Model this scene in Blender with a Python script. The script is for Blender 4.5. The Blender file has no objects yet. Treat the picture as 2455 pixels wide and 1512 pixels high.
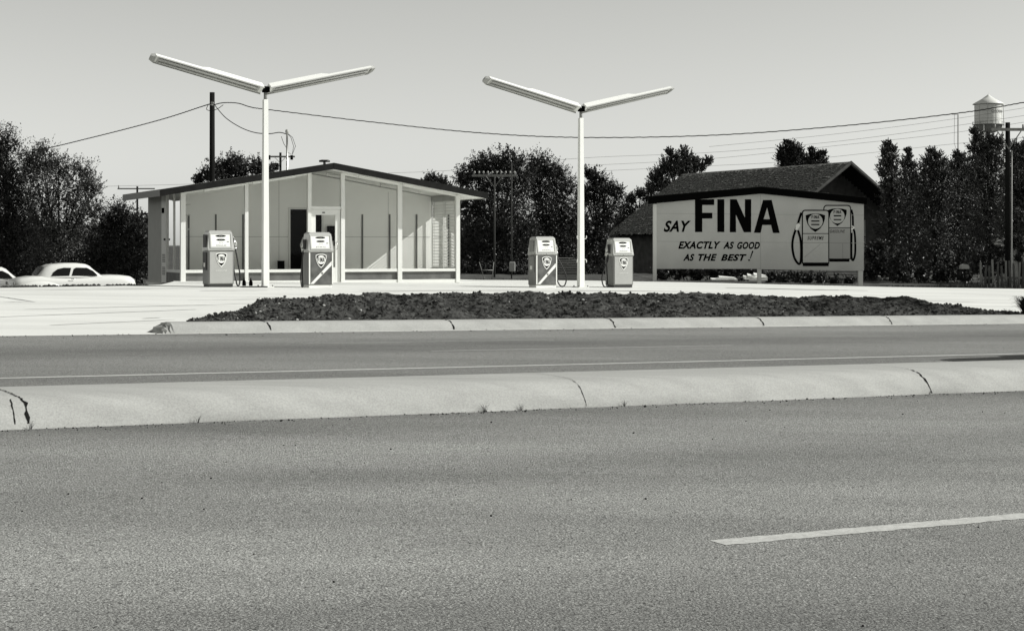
import bpy, math, random
import numpy as np
from mathutils import Vector, Matrix
from mathutils.geometry import tessellate_polygon
R = math.radians
random.seed(7)
rng = np.random.default_rng(7)
SC = bpy.context.scene
COL = SC.collection

# ------------------------------------------------------------------ camera
F = 4050.0            # focal length in picture units (picture 2454 wide)
CX, HY, CAMZ = 1227.0, 588.0, 1.15
cam = bpy.data.cameras.new('camera')
cam.sensor_width = 36.0
cam.lens = F / 2454.0 * 36.0
cam.shift_y = -168.0 / 2454.0
cam.clip_start = 0.1
cam.clip_end = 8000
camo = bpy.data.objects.new('camera', cam)
COL.objects.link(camo)
camo.location = (0, 0, CAMZ)
camo.rotation_euler = (R(90), 0, 0)
SC.camera = camo

# ------------------------------------------------------------------ light
SUN_EL = 33.6
SUN_AZ = -0.6          # degrees in front (+) of straight right (+X)
SX, SY, SZ = math.cos(R(SUN_EL)) * math.cos(R(SUN_AZ)), -math.cos(R(SUN_EL)) * math.sin(R(SUN_AZ)), math.sin(R(SUN_EL))
sl = bpy.data.lights.new('sun', 'SUN')
sl.energy = 5.0
sl.angle = R(0.5)
sl.color = (1.0, 0.995, 0.96)
so = bpy.data.objects.new('sun', sl)
COL.objects.link(so)
so.rotation_euler = Vector((SX, SY, SZ)).to_track_quat('Z', 'Y').to_euler()

w = bpy.data.worlds.new('World')
SC.world = w
w.use_nodes = True
nt = w.node_tree
nt.nodes.clear()
out = nt.nodes.new('ShaderNodeOutputWorld')
bg = nt.nodes.new('ShaderNodeBackground')
sky = nt.nodes.new('ShaderNodeTexSky')
sky.sky_type = 'NISHITA'
sky.sun_disc = False
sky.sun_elevation = R(SUN_EL)
sky.sun_rotation = math.atan2(SX, SY)
sky.dust_density = 0.6
bw = nt.nodes.new('ShaderNodeRGBToBW')
tint = nt.nodes.new('ShaderNodeMixRGB'); tint.blend_type = 'MULTIPLY'; tint.inputs[0].default_value = 1
tint.inputs[2].default_value = (0.99, 1.0, 0.955, 1)
bg.inputs[1].default_value = 0.135
L = nt.links.new
L(sky.outputs[0], bw.inputs[0])
L(bw.outputs[0], tint.inputs[1]); L(tint.outputs[0], bg.inputs[0]); L(bg.outputs[0], out.inputs[0])
SC.view_settings.view_transform = 'Standard'
SC.view_settings.look = 'None'
SC.view_settings.exposure = 0.0
SC.view_settings.gamma = 1.0

# ------------------------------------------------------------------ layout helpers
G = 0.0155
TH = R(29.0); CT, ST = math.cos(TH), math.sin(TH)
def gz(X): return -G * X
def P(xd, yd, Y):
    return Vector(((xd - CX) / F * Y, Y, CAMZ + (HY - yd) / F * Y))
def on_ground(xd, yd, dz=0.0):
    a = (HY - yd) / F + G * (xd - CX) / F
    Y = (dz - CAMZ) / a
    return P(xd, yd, Y)
def UV(u, v, z=0.0):
    X = u * CT - v * ST; Y = u * ST + v * CT
    return Vector((X, Y, gz(X) + z))
def toUV(p): return (p.x * CT + p.y * ST, -p.x * ST + p.y * CT)

# ------------------------------------------------------------------ materials
def tintc(g): return (min(1, g * 1.0), min(1, g * 1.008), g * 0.965, 1)
MATS = {}
def mat(name, g, rough=0.7, spec=0.3, metal=0.0, g2=None, nscale=6.0, stretch=(1, 1, 1), rot=0.0, bump=0.0, bscale=40.0, speck=0.0, sscale=120.0, detail=4.0):
    m = bpy.data.materials.new(name); m.use_nodes = True
    n = m.node_tree.nodes; l = m.node_tree.links.new
    b = n['Principled BSDF']
    b.inputs['Roughness'].default_value = rough
    b.inputs['Specular IOR Level'].default_value = spec
    b.inputs['Metallic'].default_value = metal
    b.inputs['Base Color'].default_value = tintc(g)
    tc = n.new('ShaderNodeTexCoord'); mp = n.new('ShaderNodeMapping')
    mp.inputs['Rotation'].default_value = (0, 0, rot)
    mp.inputs['Scale'].default_value = stretch
    l(tc.outputs['Object'], mp.inputs['Vector'])
    col = None
    if g2 is not None:
        nz = n.new('ShaderNodeTexNoise'); nz.inputs['Scale'].default_value = nscale; nz.inputs['Detail'].default_value = detail
        l(mp.outputs[0], nz.inputs['Vector'])
        rp = n.new('ShaderNodeValToRGB')
        rp.color_ramp.elements[0].position = 0.3; rp.color_ramp.elements[1].position = 0.7
        rp.color_ramp.elements[0].color = tintc(g); rp.color_ramp.elements[1].color = tintc(g2)
        l(nz.outputs['Fac'], rp.inputs[0]); col = rp.outputs[0]
    if speck > 0:
        nz2 = n.new('ShaderNodeTexNoise'); nz2.inputs['Scale'].default_value = sscale; nz2.inputs['Detail'].default_value = 3.0
        nz2.inputs['Roughness'].default_value = 0.75
        l(tc.outputs['Object'], nz2.inputs['Vector'])
        mr = n.new('ShaderNodeMapRange'); mr.inputs[1].default_value = 0.32; mr.inputs[2].default_value = 0.68
        mr.inputs[3].default_value = 1 - speck; mr.inputs[4].default_value = 1 + speck
        l(nz2.outputs['Fac'], mr.inputs[0])
        mx = n.new('ShaderNodeMixRGB'); mx.blend_type = 'MULTIPLY'; mx.inputs[0].default_value = 1
        if col is not None: l(col, mx.inputs[1])
        else: mx.inputs[1].default_value = tintc(g)
        l(mr.outputs[0], mx.inputs[2]); col = mx.outputs[0]
    if col is not None: l(col, b.inputs['Base Color'])
    if bump > 0:
        nb = n.new('ShaderNodeTexNoise'); nb.inputs['Scale'].default_value = bscale; nb.inputs['Detail'].default_value = 5
        l(tc.outputs['Object'], nb.inputs['Vector'])
        bp = n.new('ShaderNodeBump'); bp.inputs['Strength'].default_value = bump; bp.inputs['Distance'].default_value = 0.03
        l(nb.outputs['Fac'], bp.inputs['Height']); l(bp.outputs[0], b.inputs['Normal'])
    MATS[name] = m
    return m
M = {}
def asphalt(name, g, g2, bands):
    m = mat(name, g, 0.9, 0.25, g2=g2, nscale=0.9, stretch=(0.22, 1.0, 1), rot=-TH, speck=0.62, sscale=95, bump=0.6, bscale=110)
    n = m.node_tree.nodes; l = m.node_tree.links.new
    b = n['Principled BSDF']; src = b.inputs['Base Color'].links[0].from_socket
    # fine grit
    tc = n['Texture Coordinate']
    v = n.new('ShaderNodeTexVoronoi'); v.inputs['Scale'].default_value = 105
    l(tc.outputs['Object'], v.inputs['Vector'])
    mr = n.new('ShaderNodeMapRange'); mr.inputs[1].default_value = 0; mr.inputs[2].default_value = 1; mr.inputs[3].default_value = 0.62; mr.inputs[4].default_value = 1.38
    sp = n.new('ShaderNodeSeparateColor'); l(v.outputs['Color'], sp.inputs[0]); l(sp.outputs[0], mr.inputs[0])
    mx = n.new('ShaderNodeMixRGB'); mx.blend_type = 'MULTIPLY'; mx.inputs[0].default_value = 0.8
    l(src, mx.inputs[1]); l(mr.outputs[0], mx.inputs[2])
    v2 = n.new('ShaderNodeTexVoronoi'); v2.inputs['Scale'].default_value = 38
    l(tc.outputs['Object'], v2.inputs['Vector'])
    s2 = n.new('ShaderNodeSeparateColor'); l(v2.outputs['Color'], s2.inputs[0])
    near_c = n.new('ShaderNodeMath'); near_c.operation = 'LESS_THAN'; near_c.inputs[1].default_value = 0.30; l(v2.outputs['Distance'], near_c.inputs[0])
    for op, th, amt in (('GREATER_THAN', 0.90, -0.62), ('LESS_THAN', 0.06, 0.45)):
        pk = n.new('ShaderNodeMath'); pk.operation = op; pk.inputs[1].default_value = th; l(s2.outputs[0], pk.inputs[0])
        an = n.new('ShaderNodeMath'); an.operation = 'MULTIPLY'; l(pk.outputs[0], an.inputs[0]); l(near_c.outputs[0], an.inputs[1])
        sc2 = n.new('ShaderNodeMath'); sc2.operation = 'MULTIPLY_ADD'; sc2.inputs[1].default_value = amt; sc2.inputs[2].default_value = 1.0; l(an.outputs[0], sc2.inputs[0])
        mm = n.new('ShaderNodeMixRGB'); mm.blend_type = 'MULTIPLY'; mm.inputs[0].default_value = 1; l(mx.outputs[0], mm.inputs[1]); l(sc2.outputs[0], mm.inputs[2]); mx = mm
    # wheel-worn / oil-stained strips along the lane
    mp = n.new('ShaderNodeMapping'); mp.inputs['Rotation'].default_value = (0, 0, -TH)
    l(tc.outputs['Object'], mp.inputs['Vector'])
    nz = n.new('ShaderNodeTexNoise'); nz.inputs['Scale'].default_value = 0.9; nz.inputs['Detail'].default_value = 3
    mp2 = n.new('ShaderNodeMapping'); mp2.inputs['Scale'].default_value = (0.15, 0.5, 1)
    l(mp.outputs[0], mp2.inputs[0]); l(mp2.outputs[0], nz.inputs['Vector'])
    sx = n.new('ShaderNodeSeparateXYZ'); l(mp.outputs[0], sx.inputs[0])
    ad = n.new('ShaderNodeMath'); ad.operation = 'MULTIPLY_ADD'; ad.inputs[1].default_value = 0.8
    l(nz.outputs['Fac'], ad.inputs[0]); l(sx.outputs['Y'], ad.inputs[2])
    r = n.new('ShaderNodeValToRGB'); r.color_ramp.interpolation = 'EASE'
    mr2 = n.new('ShaderNodeMapRange'); mr2.inputs[1].default_value = 0; mr2.inputs[2].default_value = 22
    l(ad.outputs[0], mr2.inputs[0]); l(mr2.outputs[0], r.inputs[0])
    els = r.color_ramp.elements
    els[0].position = 0; els[0].color = (bands[0][1],) * 3 + (1,)
    els[1].position = 1; els[1].color = (bands[-1][1],) * 3 + (1,)
    for vv, c in bands:
        e = els.new((vv + 0.4) / 22.0); e.color = (c, c, c, 1)
    mx2 = n.new('ShaderNodeMixRGB'); mx2.blend_type = 'MULTIPLY'; mx2.inputs[0].default_value = 1
    l(mx.outputs[0], mx2.inputs[1]); l(r.outputs[0], mx2.inputs[2])
    l(mx2.outputs[0], b.inputs['Base Color'])
    return m
M['asphalt_near'] = asphalt('asphalt_near', 0.205, 0.315, [(3.2, 0.85), (4.0, 0.76), (4.7, 0.80), (5.3, 1.0), (6.2, 1.10), (7.0, 0.97), (7.6, 0.82), (8.3, 1.0), (9.0, 0.95), (9.7, 0.80), (10.3, 0.70)])
M['asphalt_far'] = asphalt('asphalt_far', 0.185, 0.25, [(11.6, 0.82), (13.9, 0.85), (14.6, 1.0), (15.9, 1.0), (16.6, 0.8), (17.2, 0.7), (17.9, 0.9), (19.0, 1.12), (20.2, 1.0)])
M['lot'] = mat('lot_concrete', 0.60, 0.85, 0.2, g2=0.74, nscale=0.6, stretch=(0.35, 1.2, 1), rot=-TH, speck=0.05, sscale=30)
M['kerb'] = mat('kerb_concrete', 0.33, 0.9, 0.2, g2=0.405, nscale=7.0, stretch=(0.12, 1.0, 1), rot=-TH, speck=0.15, sscale=80, bump=0.12, bscale=150, detail=9)
M['line'] = mat('lane_paint', 0.42, 0.7, 0.3, g2=0.52, nscale=20, speck=0.2, sscale=60)
M['oldline'] = mat('worn_lane_paint', 0.25, 0.7, 0.3, g2=0.32, nscale=9, speck=0.25, sscale=60)
M['crack'] = mat('crack_dark', 0.015, 1.0, 0.0)
M['tyremark'] = mat('tyre_mark', 0.44, 1.0, 0.0, g2=0.60, nscale=5)
M['seam'] = mat('slab_joint', 0.22, 1.0, 0.0, g2=0.45, nscale=3)
M['soil'] = mat('turned_soil', 0.012, 1.0, 0.05, g2=0.085, nscale=4, detail=8, speck=0.35, sscale=35, bump=0.9, bscale=16)
M['clod'] = mat('soil_clod', 0.018, 1.0, 0.05, g2=0.085, nscale=14)
M['stone'] = mat('pebble', 0.12, 0.9, 0.2, g2=0.5, nscale=3)
M['ground'] = mat('rough_ground', 0.035, 1.0, 0.05, g2=0.12, nscale=1.5, detail=8, speck=0.3, sscale=20, bump=0.5, bscale=10)
M['white'] = mat('white_enamel', 0.80, 0.5, 0.25, g2=0.76, nscale=2)
M['offwhite'] = mat('off_white_paint', 0.64, 0.5, 0.2, g2=0.68, nscale=2)
M['signwhite'] = mat('board_paint', 0.53, 0.8, 0.1, g2=0.45, nscale=1.1, speck=0.05, sscale=30)
M['greywall'] = mat('panel_grey', 0.84, 0.8, 0.1, g2=0.80, nscale=1.2)
M['sidewall'] = mat('stucco_grey', 0.42, 0.9, 0.2, g2=0.38, nscale=3, speck=0.05, sscale=40)
M['basepanel'] = mat('base_panel', 0.10, 0.7, 0.3, g2=0.16, nscale=3)
M['fascia'] = mat('fascia_dark', 0.012, 0.8, 0.1, g2=0.018, nscale=4)
M['gravelroof'] = mat('roof_gravel', 0.55, 0.95, 0.2, g2=0.7, nscale=20)
M['black'] = mat('black_paint', 0.003, 0.9, 0.02)
M['rubber'] = mat('black_rubber', 0.012, 0.45, 0.4)
M['dark'] = mat('dark_metal', 0.03, 0.5, 0.4)
M['chrome'] = mat('steel', 0.55, 0.28, 0.5, metal=0.85)
M['pumpgrey'] = mat('pump_enamel_grey', 0.37, 0.35, 0.35, g2=0.40, nscale=3)
M['pumpdark'] = mat('brushed_steel_front', 0.06, 0.35, 0.4, metal=0.3, g2=0.16, nscale=4)
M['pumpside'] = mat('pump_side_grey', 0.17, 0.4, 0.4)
M['midgrey'] = mat('mid_grey_paint', 0.22, 0.6, 0.3)
M['softgrey'] = mat('soft_grey_paint', 0.36, 0.7, 0.2)
M['tubes'] = mat('lamp_tube_glass', 0.50, 0.3, 0.2)
M['reflector'] = mat('lamp_reflector', 0.42, 0.5, 0.2)
M['dimpole'] = mat('dim_pole_wood', 0.06, 0.9, 0.1)
M['headgrey'] = mat('pump_head_metal', 0.48, 0.35, 0.5, metal=0.3)
M['wood'] = mat('weathered_pole_wood', 0.008, 0.95, 0.05, g2=0.016, nscale=8, stretch=(1, 1, 0.1))
M['palewood'] = mat('pale_pole_wood', 0.16, 0.95, 0.15, g2=0.24, nscale=8, stretch=(1, 1, 0.1))
M['wire'] = mat('cable_black', 0.03, 0.8, 0.2)
M['trunk'] = mat('bark', 0.015, 1.0, 0.05, g2=0.03, nscale=10, stretch=(1, 1, 0.2), bump=0.5)
M['shingle'] = mat('wood_shingle', 0.012, 0.95, 0.05, g2=0.26, nscale=13, detail=10)
M['siding'] = mat('weathered_siding', 0.06, 0.9, 0.1, g2=0.10, nscale=4)
M['paletrim'] = mat('weathered_trim', 0.30, 0.8, 0.2, g2=0.38, nscale=4)
M['carwhite'] = mat('car_cream_paint', 0.68, 0.25, 0.4)
M['cargrey'] = mat('car_grey_paint', 0.28, 0.3, 0.5)
M['cardark'] = mat('car_black_paint', 0.02, 0.3, 0.5)
M['glassdark'] = mat('car_window_glass', 0.006, 0.1, 0.25)
M['tank'] = mat('tank_paint', 0.62, 0.45, 0.4, g2=0.70, nscale=0.5)
M['tankdark'] = mat('tank_steel_dark', 0.20, 0.7, 0.3)
M['paper'] = mat('posters_paper', 0.62, 0.8, 0.1, g2=0.42, nscale=7)
def leafmat(name, g, g2):
    m = mat(name, g, 0.45, 0.3, g2=g2, nscale=3.5, detail=4)
    return m
M['leaf'] = leafmat('foliage', 0.007, 0.042)
M['leafpale'] = leafmat('foliage_pale', 0.012, 0.09)
M['dimgrass'] = mat('rank_grass', 0.02, 0.8, 0.2, g2=0.10, nscale=5)
M['grass'] = mat('dry_grass', 0.07, 0.9, 0.1, g2=0.16, nscale=6)
def glassmat():
    m = bpy.data.materials.new('window_glass'); m.use_nodes = True
    n = m.node_tree.nodes; l = m.node_tree.links.new; n.clear()
    o = n.new('ShaderNodeOutputMaterial'); t = n.new('ShaderNodeBsdfTransparent'); t.inputs[0].default_value = (0.97, 0.97, 0.965, 1)
    g = n.new('ShaderNodeBsdfGlossy'); g.inputs['Roughness'].default_value = 0.02; g.inputs[0].default_value = (0.9, 0.9, 0.9, 1)
    f = n.new('ShaderNodeFresnel'); f.inputs[0].default_value = 1.22
    mx = n.new('ShaderNodeMixShader')
    l(f.outputs[0], mx.inputs[0]); l(t.outputs[0], mx.inputs[1]); l(g.outputs[0], mx.inputs[2]); l(mx.outputs[0], o.inputs[0])
    return m
M['glass'] = glassmat()

# ------------------------------------------------------------------ mesh builder
class MB:
    def __init__(s): s.v = []; s.f = []; s.sm = []
    def add(s, vs, fs, smooth=False):
        o = len(s.v); s.v += [tuple(v) for v in vs]
        s.f += [tuple(i + o for i in f) for f in fs]; s.sm += [smooth] * len(fs); return s
    def box(s, x0, x1, y0, y1, z0, z1, bev=0.0):
        if bev <= 0:
            return s.add([(x0, y0, z0), (x1, y0, z0), (x1, y1, z0), (x0, y1, z0), (x0, y0, z1), (x1, y0, z1), (x1, y1, z1), (x0, y1, z1)],
                         [(0, 3, 2, 1), (4, 5, 6, 7), (0, 1, 5, 4), (1, 2, 6, 5), (2, 3, 7, 6), (3, 0, 4, 7)])
        b = bev
        def ring(z, i): return [(x0 + b - i * 0, y0 + i, z)] if False else None
        vs = []; 
        for z, ins in ((z0, b), (z0 + b, 0), (z1 - b, 0), (z1, b)):
            i = ins
            vs += [(x0 + b + i * 0.6, y0 + i, z), (x1 - b - i * 0.6, y0 + i, z), (x1 - i, y0 + b + i * 0.6, z), (x1 - i, y1 - b - i * 0.6, z),
                   (x1 - b - i * 0.6, y1 - i, z), (x0 + b + i * 0.6, y1 - i, z), (x0 + i, y1 - b - i * 0.6, z), (x0 + i, y0 + b + i * 0.6, z)]
        fs = [tuple(reversed(range(8))), tuple(range(24, 32))]
        for k in range(3):
            for j in range(8):
                a = k * 8 + j; c = k * 8 + (j + 1) % 8
                fs.append((a, c, c + 8, a + 8))
        return s.add(vs, fs)
    def hexa(s, p):      # 8 points: bottom 4 ccw, top 4 ccw
        return s.add(p, [(0, 3, 2, 1), (4, 5, 6, 7), (0, 1, 5, 4), (1, 2, 6, 5), (2, 3, 7, 6), (3, 0, 4, 7)])
    def tube(s, pts, r, n=8, caps=True, r2=None):
        pts = [Vector(p) for p in pts]; N = len(pts); vs = []
        up = Vector((0, 0, 1)); prev = None
        for i, p in enumerate(pts):
            d = (pts[min(i + 1, N - 1)] - pts[max(i - 1, 0)]).normalized()
            if prev is None:
                a = d.cross(up) if abs(d.z) < 0.95 else d.cross(Vector((1, 0, 0)))
            else:
                a = prev - d * prev.dot(d)
            if a.length < 1e-6: a = d.orthogonal()
            a.normalize(); prev = a; b = d.cross(a)
            rr = r if r2 is None else r + (r2 - r) * i / max(1, N - 1)
            for k in range(n):
                t = 2 * math.pi * k / n
                vs.append(p + a * (math.cos(t) * rr) + b * (math.sin(t) * rr))
        fs = []
        for i in range(N - 1):
            for k in range(n):
                k2 = (k + 1) % n
                fs.append((i * n + k, i * n + k2, (i + 1) * n + k2, (i + 1) * n + k))
        s.add(vs, fs, n > 5)
        if caps:
            o = len(s.v) - len(vs)
            s.f.append(tuple(o + k for k in reversed(range(n)))); s.f.append(tuple(o + (N - 1) * n + k for k in range(n))); s.sm += [False, False]
        return s
    def lathe(s, prof, c=(0, 0, 0), n=24, a0=0, a1=2 * math.pi):
        vs = []; closed = abs(a1 - a0 - 2 * math.pi) < 1e-6; m = n if closed else n + 1
        for r, z in prof:
            for k in range(m):
                t = a0 + (a1 - a0) * k / n
                vs.append((c[0] + r * math.cos(t), c[1] + r * math.sin(t), c[2] + z))
        fs = []
        for i in range(len(prof) - 1):
            for k in range(n):
                k2 = (k + 1) % m
                fs.append((i * m + k, i * m + k2, (i + 1) * m + k2, (i + 1) * m + k))
        return s.add(vs, fs, True)
    def prism(s, poly, y0, y1, holes=()):   # polygon in x,z extruded along y (front y0)
        loops = [[Vector((p[0], p[1], 0)) for p in poly]] + [[Vector((p[0], p[1], 0)) for p in h] for h in holes]
        flat = [p for lp in loops for p in lp]
        tris = tessellate_polygon(loops); N = len(flat)
        vs = [(p.x, y0, p.y) for p in flat] + [(p.x, y1, p.y) for p in flat]
        fs = []
        for a, b, c in tris:
            nrm = (flat[b] - flat[a]).cross(flat[c] - flat[a]).z
            if nrm < 0: a, c = c, a
            fs.append((a, b, c)); fs.append((c + N, b + N, a + N))
        o = 0
        for lp in loops:
            m = len(lp)
            for i in range(m):
                a = o + i; b = o + (i + 1) % m
                fs.append((a, b, b + N, a + N))
            o += m
        return s.add(vs, fs)
    def stroke(s, pts, wd, y0, y1):
        n = len(pts); Lf = []; Rt = []
        for i, p in enumerate(pts):
            a = pts[max(i - 1, 0)]; b = pts[min(i + 1, n - 1)]
            dx, dz = b[0] - a[0], b[1] - a[1]; d = math.hypot(dx, dz) or 1
            nx, nz = -dz / d * wd / 2, dx / d * wd / 2
            Lf.append((p[0] + nx, p[1] + nz)); Rt.append((p[0] - nx, p[1] - nz))
        vs = [(q[0], y0, q[1]) for q in Lf] + [(q[0], y0, q[1]) for q in Rt] + [(q[0], y1, q[1]) for q in Lf] + [(q[0], y1, q[1]) for q in Rt]
        fs = []
        for i in range(n - 1):
            fs += [(i, n + i, n + i + 1, i + 1), (i, i + 1, 2 * n + i + 1, 2 * n + i), (n + i, 3 * n + i, 3 * n + i + 1, n + i + 1)]
        return s.add(vs, fs)
    def build(s, name, m, parent=None, **kw):
        me = bpy.data.meshes.new(name); me.from_pydata(s.v, [], s.f)
        me.polygons.foreach_set('use_smooth', s.sm)
        me.materials.append(m if not isinstance(m, str) else M[m])
        me.update()
        o = bpy.data.objects.new(name, me); COL.objects.link(o)
        if parent is not None: o.parent = parent
        for k, v in kw.items(): o[k] = v
        return o
def thing(name, label, cat, loc=(0, 0, 0), rotz=0.0, group=None):
    o = bpy.data.objects.new(name, None); COL.objects.link(o)
    o.empty_display_size = 0.3
    o.location = loc; o.rotation_euler = (0, 0, rotz); o['label'] = label; o['category'] = cat
    if group: o['group'] = group
    return o
def tag(o, label, cat, group=None):
    o['label'] = label; o['category'] = cat
    if group: o['group'] = group
    return o
def struct(name, mb, m, **kw):
    return mb.build(name, m, None, kind='structure', **kw)
def kids(o, src=None):
    return [c for c in bpy.data.objects if c.parent == o]
def copy_tree(o, parent=None):
    c = o.copy(); COL.objects.link(c); c.parent = parent
    for ch in kids(o): copy_tree(ch, c)
    return c
def text_mesh(body, rect, y, m, parent, name, bold=0.0, shear=0.0, mapf=None, spacing=1.0, thick=0.003, font_narrow=None):
    cu = bpy.data.curves.new('t', 'FONT'); cu.body = body; cu.size = 1.0; cu.offset = bold; cu.shear = shear
    cu.space_character = spacing; cu.resolution_u = 6; cu.fill_mode = 'FRONT'
    to = bpy.data.objects.new('t', cu); COL.objects.link(to)
    bpy.context.view_layer.update()
    dg = bpy.context.evaluated_depsgraph_get()
    me = bpy.data.meshes.new_from_object(to.evaluated_get(dg))
    bpy.data.objects.remove(to)
    n = len(me.vertices); co = np.empty(n * 3); me.vertices.foreach_get('co', co); co = co.reshape(-1, 3)
    mn = co.min(0); mxx = co.max(0); x0, x1, z0, z1 = rect
    X = x0 + (co[:, 0] - mn[0]) / (mxx[0] - mn[0]) * (x1 - x0)
    Z = z0 + (co[:, 1] - mn[1]) / (mxx[1] - mn[1]) * (z1 - z0)
    if mapf: new = np.array([mapf(a, b) for a, b in zip(X, Z)])
    else: new = np.stack([X, np.full(n, y), Z], 1)
    me.vertices.foreach_set('co', new.reshape(-1)); me.materials.clear(); me.materials.append(M[m]); me.update()
    me.name = name
    o = bpy.data.objects.new(name, me); COL.objects.link(o); o.parent = parent
    return o

# ------------------------------------------------------------------ ground, roads, kerbs
def sstep(x, a, b):
    t = np.clip((x - a) / (b - a), 0, 1); return t * t * (3 - 2 * t)
def terr(X, Y):
    z = -G * np.clip(X, -90, 90) - 0.06
    d = ((X + 11.66) * -3.8 + (Y - 38.5) * 2.4) / 4.49
    drop = sstep(d, 0.3, 4.0) * (1 - sstep(X, -10.2, -8.8)) * sstep(Y, 28, 34)
    z = z - 1.3 * drop
    back = sstep(Y, 58, 63) * (1 - sstep(X, 0.5, 3)) * 0.05
    return z - back
gx = np.unique(np.concatenate([np.linspace(-4000, -120, 8), np.linspace(-120, -24, 13), np.linspace(-24, 36, 121), np.linspace(36, 120, 13), np.linspace(120, 4000, 8)]))
gy = np.unique(np.concatenate([np.linspace(-300, -10, 5), np.linspace(-10, 28, 12), np.linspace(28, 90, 125), np.linspace(90, 160, 12), np.linspace(160, 6000, 9)]))
XX, YY = np.meshgrid(gx, gy)
ZZ = terr(XX, YY) + ((YY > 30) * 0.02 * np.sin(XX * 5.1 + YY * 3.3) * np.cos(XX * 2.3 - YY * 4.1))
nx = len(gx); ny = len(gy)
vs = np.stack([XX.ravel(), YY.ravel(), ZZ.ravel()], 1).tolist()
fs = [(j * nx + i, j * nx + i + 1, (j + 1) * nx + i + 1, (j + 1) * nx + i) for j in range(ny - 1) for i in range(nx - 1)]
mb = MB(); mb.add(vs, fs, True); struct('ground', mb, 'ground')

def sheet(name, m, u0, u1, v0, v1, z=0.0, parent=None):
    mb = MB(); mb.add([UV(u0, v0, z), UV(u1, v0, z), UV(u1, v1, z), UV(u0, v1, z)], [(0, 1, 2, 3)])
    return mb.build(name, m, parent, kind='structure') if parent is None else mb.build(name, m, parent)
VN, VM, VK = 10.3, 11.2, 20.15
near = sheet('near_road', 'asphalt_near', -70, 80, -14, VN + 0.05)
far = sheet('far_road', 'asphalt_far', -70, 80, VM - 0.05, VK + 0.1)
def rough_line(name, m, parent, u0, u1, v, wd, step=0.12, z=0.0018, jit=0.008):
    mb = MB(); vs = []; n = max(2, int((u1 - u0) / step))
    for i in range(n + 1):
        u = u0 + (u1 - u0) * i / n
        vs += [UV(u, v - wd / 2 + random.uniform(-jit, jit), z), UV(u, v + wd / 2 + random.uniform(-jit, jit), z)]
    mb.add(vs, [(2 * i, 2 * i + 2, 2 * i + 3, 2 * i + 1) for i in range(n)])
    return mb.build(name, m, parent)
a = toUV(on_ground(1716, 1300)); rough_line('lane_dash', 'line', near, a[0], a[0] + 4.6, 5.39, 0.115, 0.03)
rough_line('lane_line', 'line', far, -40, 60, 14.1, 0.10, 0.3)
a0 = toUV(on_ground(1040, 842)); a1 = toUV(on_ground(1750, 827)); rough_line('lane_dash', 'oldline', far, a0[0], a1[0], (a0[1] + a1[1]) / 2, 0.09, 0.2)
a0 = toUV(on_ground(740, 824)); a1 = toUV(on_ground(1320, 813)); rough_line('lane_dash', 'oldline', far, a0[0], a1[0], (a0[1] + a1[1]) / 2, 0.06, 0.2)

def loft_line(prof, u0, u1, step=0.5, wob=0.0):
    mb = MB(); n = int((u1 - u0) / step); m = len(prof); vs = []
    for i in range(n + 1):
        u = u0 + (u1 - u0) * i / n
        for k, (v, z) in enumerate(prof):
            wv = wob * (math.sin(u * 2.1) + 0.6 * math.sin(u * 5.3 + 1)) if k == 0 else 0
            vs.append(UV(u, v + wv, z))
    fs = [(i * m + k, (i + 1) * m + k, (i + 1) * m + k + 1, i * m + k + 1) for i in range(n) for k in range(m - 1)]
    mb.add(vs, fs, True); return mb
mprof = [(VN, -0.01), (VN + 0.015, 0.03), (VN + 0.05, 0.08), (VN + 0.09, 0.125), (VN + 0.14, 0.158), (VN + 0.20, 0.178), (VN + 0.28, 0.187), (VN + 0.45, 0.190),
         (VM - 0.10, 0.190), (VM - 0.05, 0.180), (VM - 0.02, 0.16), (VM, 0.06), (VM + 0.01, -0.01)]
median = struct('median', loft_line(mprof, -30, 50, 0.1, 0.012), 'kerb')
def prof_z(v, prof):
    for (a, za), (b, zb) in zip(prof, prof[1:]):
        if a <= v <= b: return za + (zb - za) * (v - a) / (b - a)
    return 0
def crack(name, parent, prof, pts, wd, seed=0, zoff=0.004):   # pts (u, v)
    rr = random.Random(seed); path = []
    for (u0, v0), (u1, v1) in zip(pts, pts[1:]):
        n = max(4, int(abs(v1 - v0) / 0.015))
        for i in range(n): path.append((u0 + (u1 - u0) * i / n + rr.uniform(-1, 1) * wd * 0.3, v0 + (v1 - v0) * i / n))
    mb = MB(); vs = []
    for u, v in path:
        wj = wd * rr.uniform(0.25, 1.1)
        z = prof_z(v, prof) + zoff
        vs += [UV(u - wj / 2, v, z), UV(u + wj / 2, v, z)]
    mb.add(vs, [(2 * i, 2 * i + 1, 2 * i + 3, 2 * i + 2) for i in range(len(path) - 1)])
    return mb.build(name, 'crack', parent)
ub = toUV(on_ground(72, 1030))[0]
crack('crack', median, mprof, [(ub, VN + .005), (ub + .01, VN + 0.12), (ub - .03, VN + 0.24)], 0.024, 1)
crack('crack', median, mprof, [(ub - .03, VN + .24), (ub - .05, VM - .06)], 0.012, 2)
crack('crack', median, mprof, [(ub - .075, VN + .01), (ub - .07, VN + .18)], 0.009, 3)
ub = toUV(on_ground(1410, 977))[0]
crack('crack', median, mprof, [(ub, VN + .005), (ub + .0, VM - .03)], 0.007, 4)
ub = toUV(on_ground(2229, 944))[0]
crack('crack', median, mprof, [(ub, VN + .005), (ub - .03, VN + .24)], 0.022, 5)
crack('crack', median, mprof, [(ub - .03, VN + .24), (ub - .05, VM - .03)], 0.007, 6)
ulast = ub + 3.5
crack('crack', median, mprof, [(ulast, VN + .01), (ulast, VM - .05)], 0.012, 7)

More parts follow.
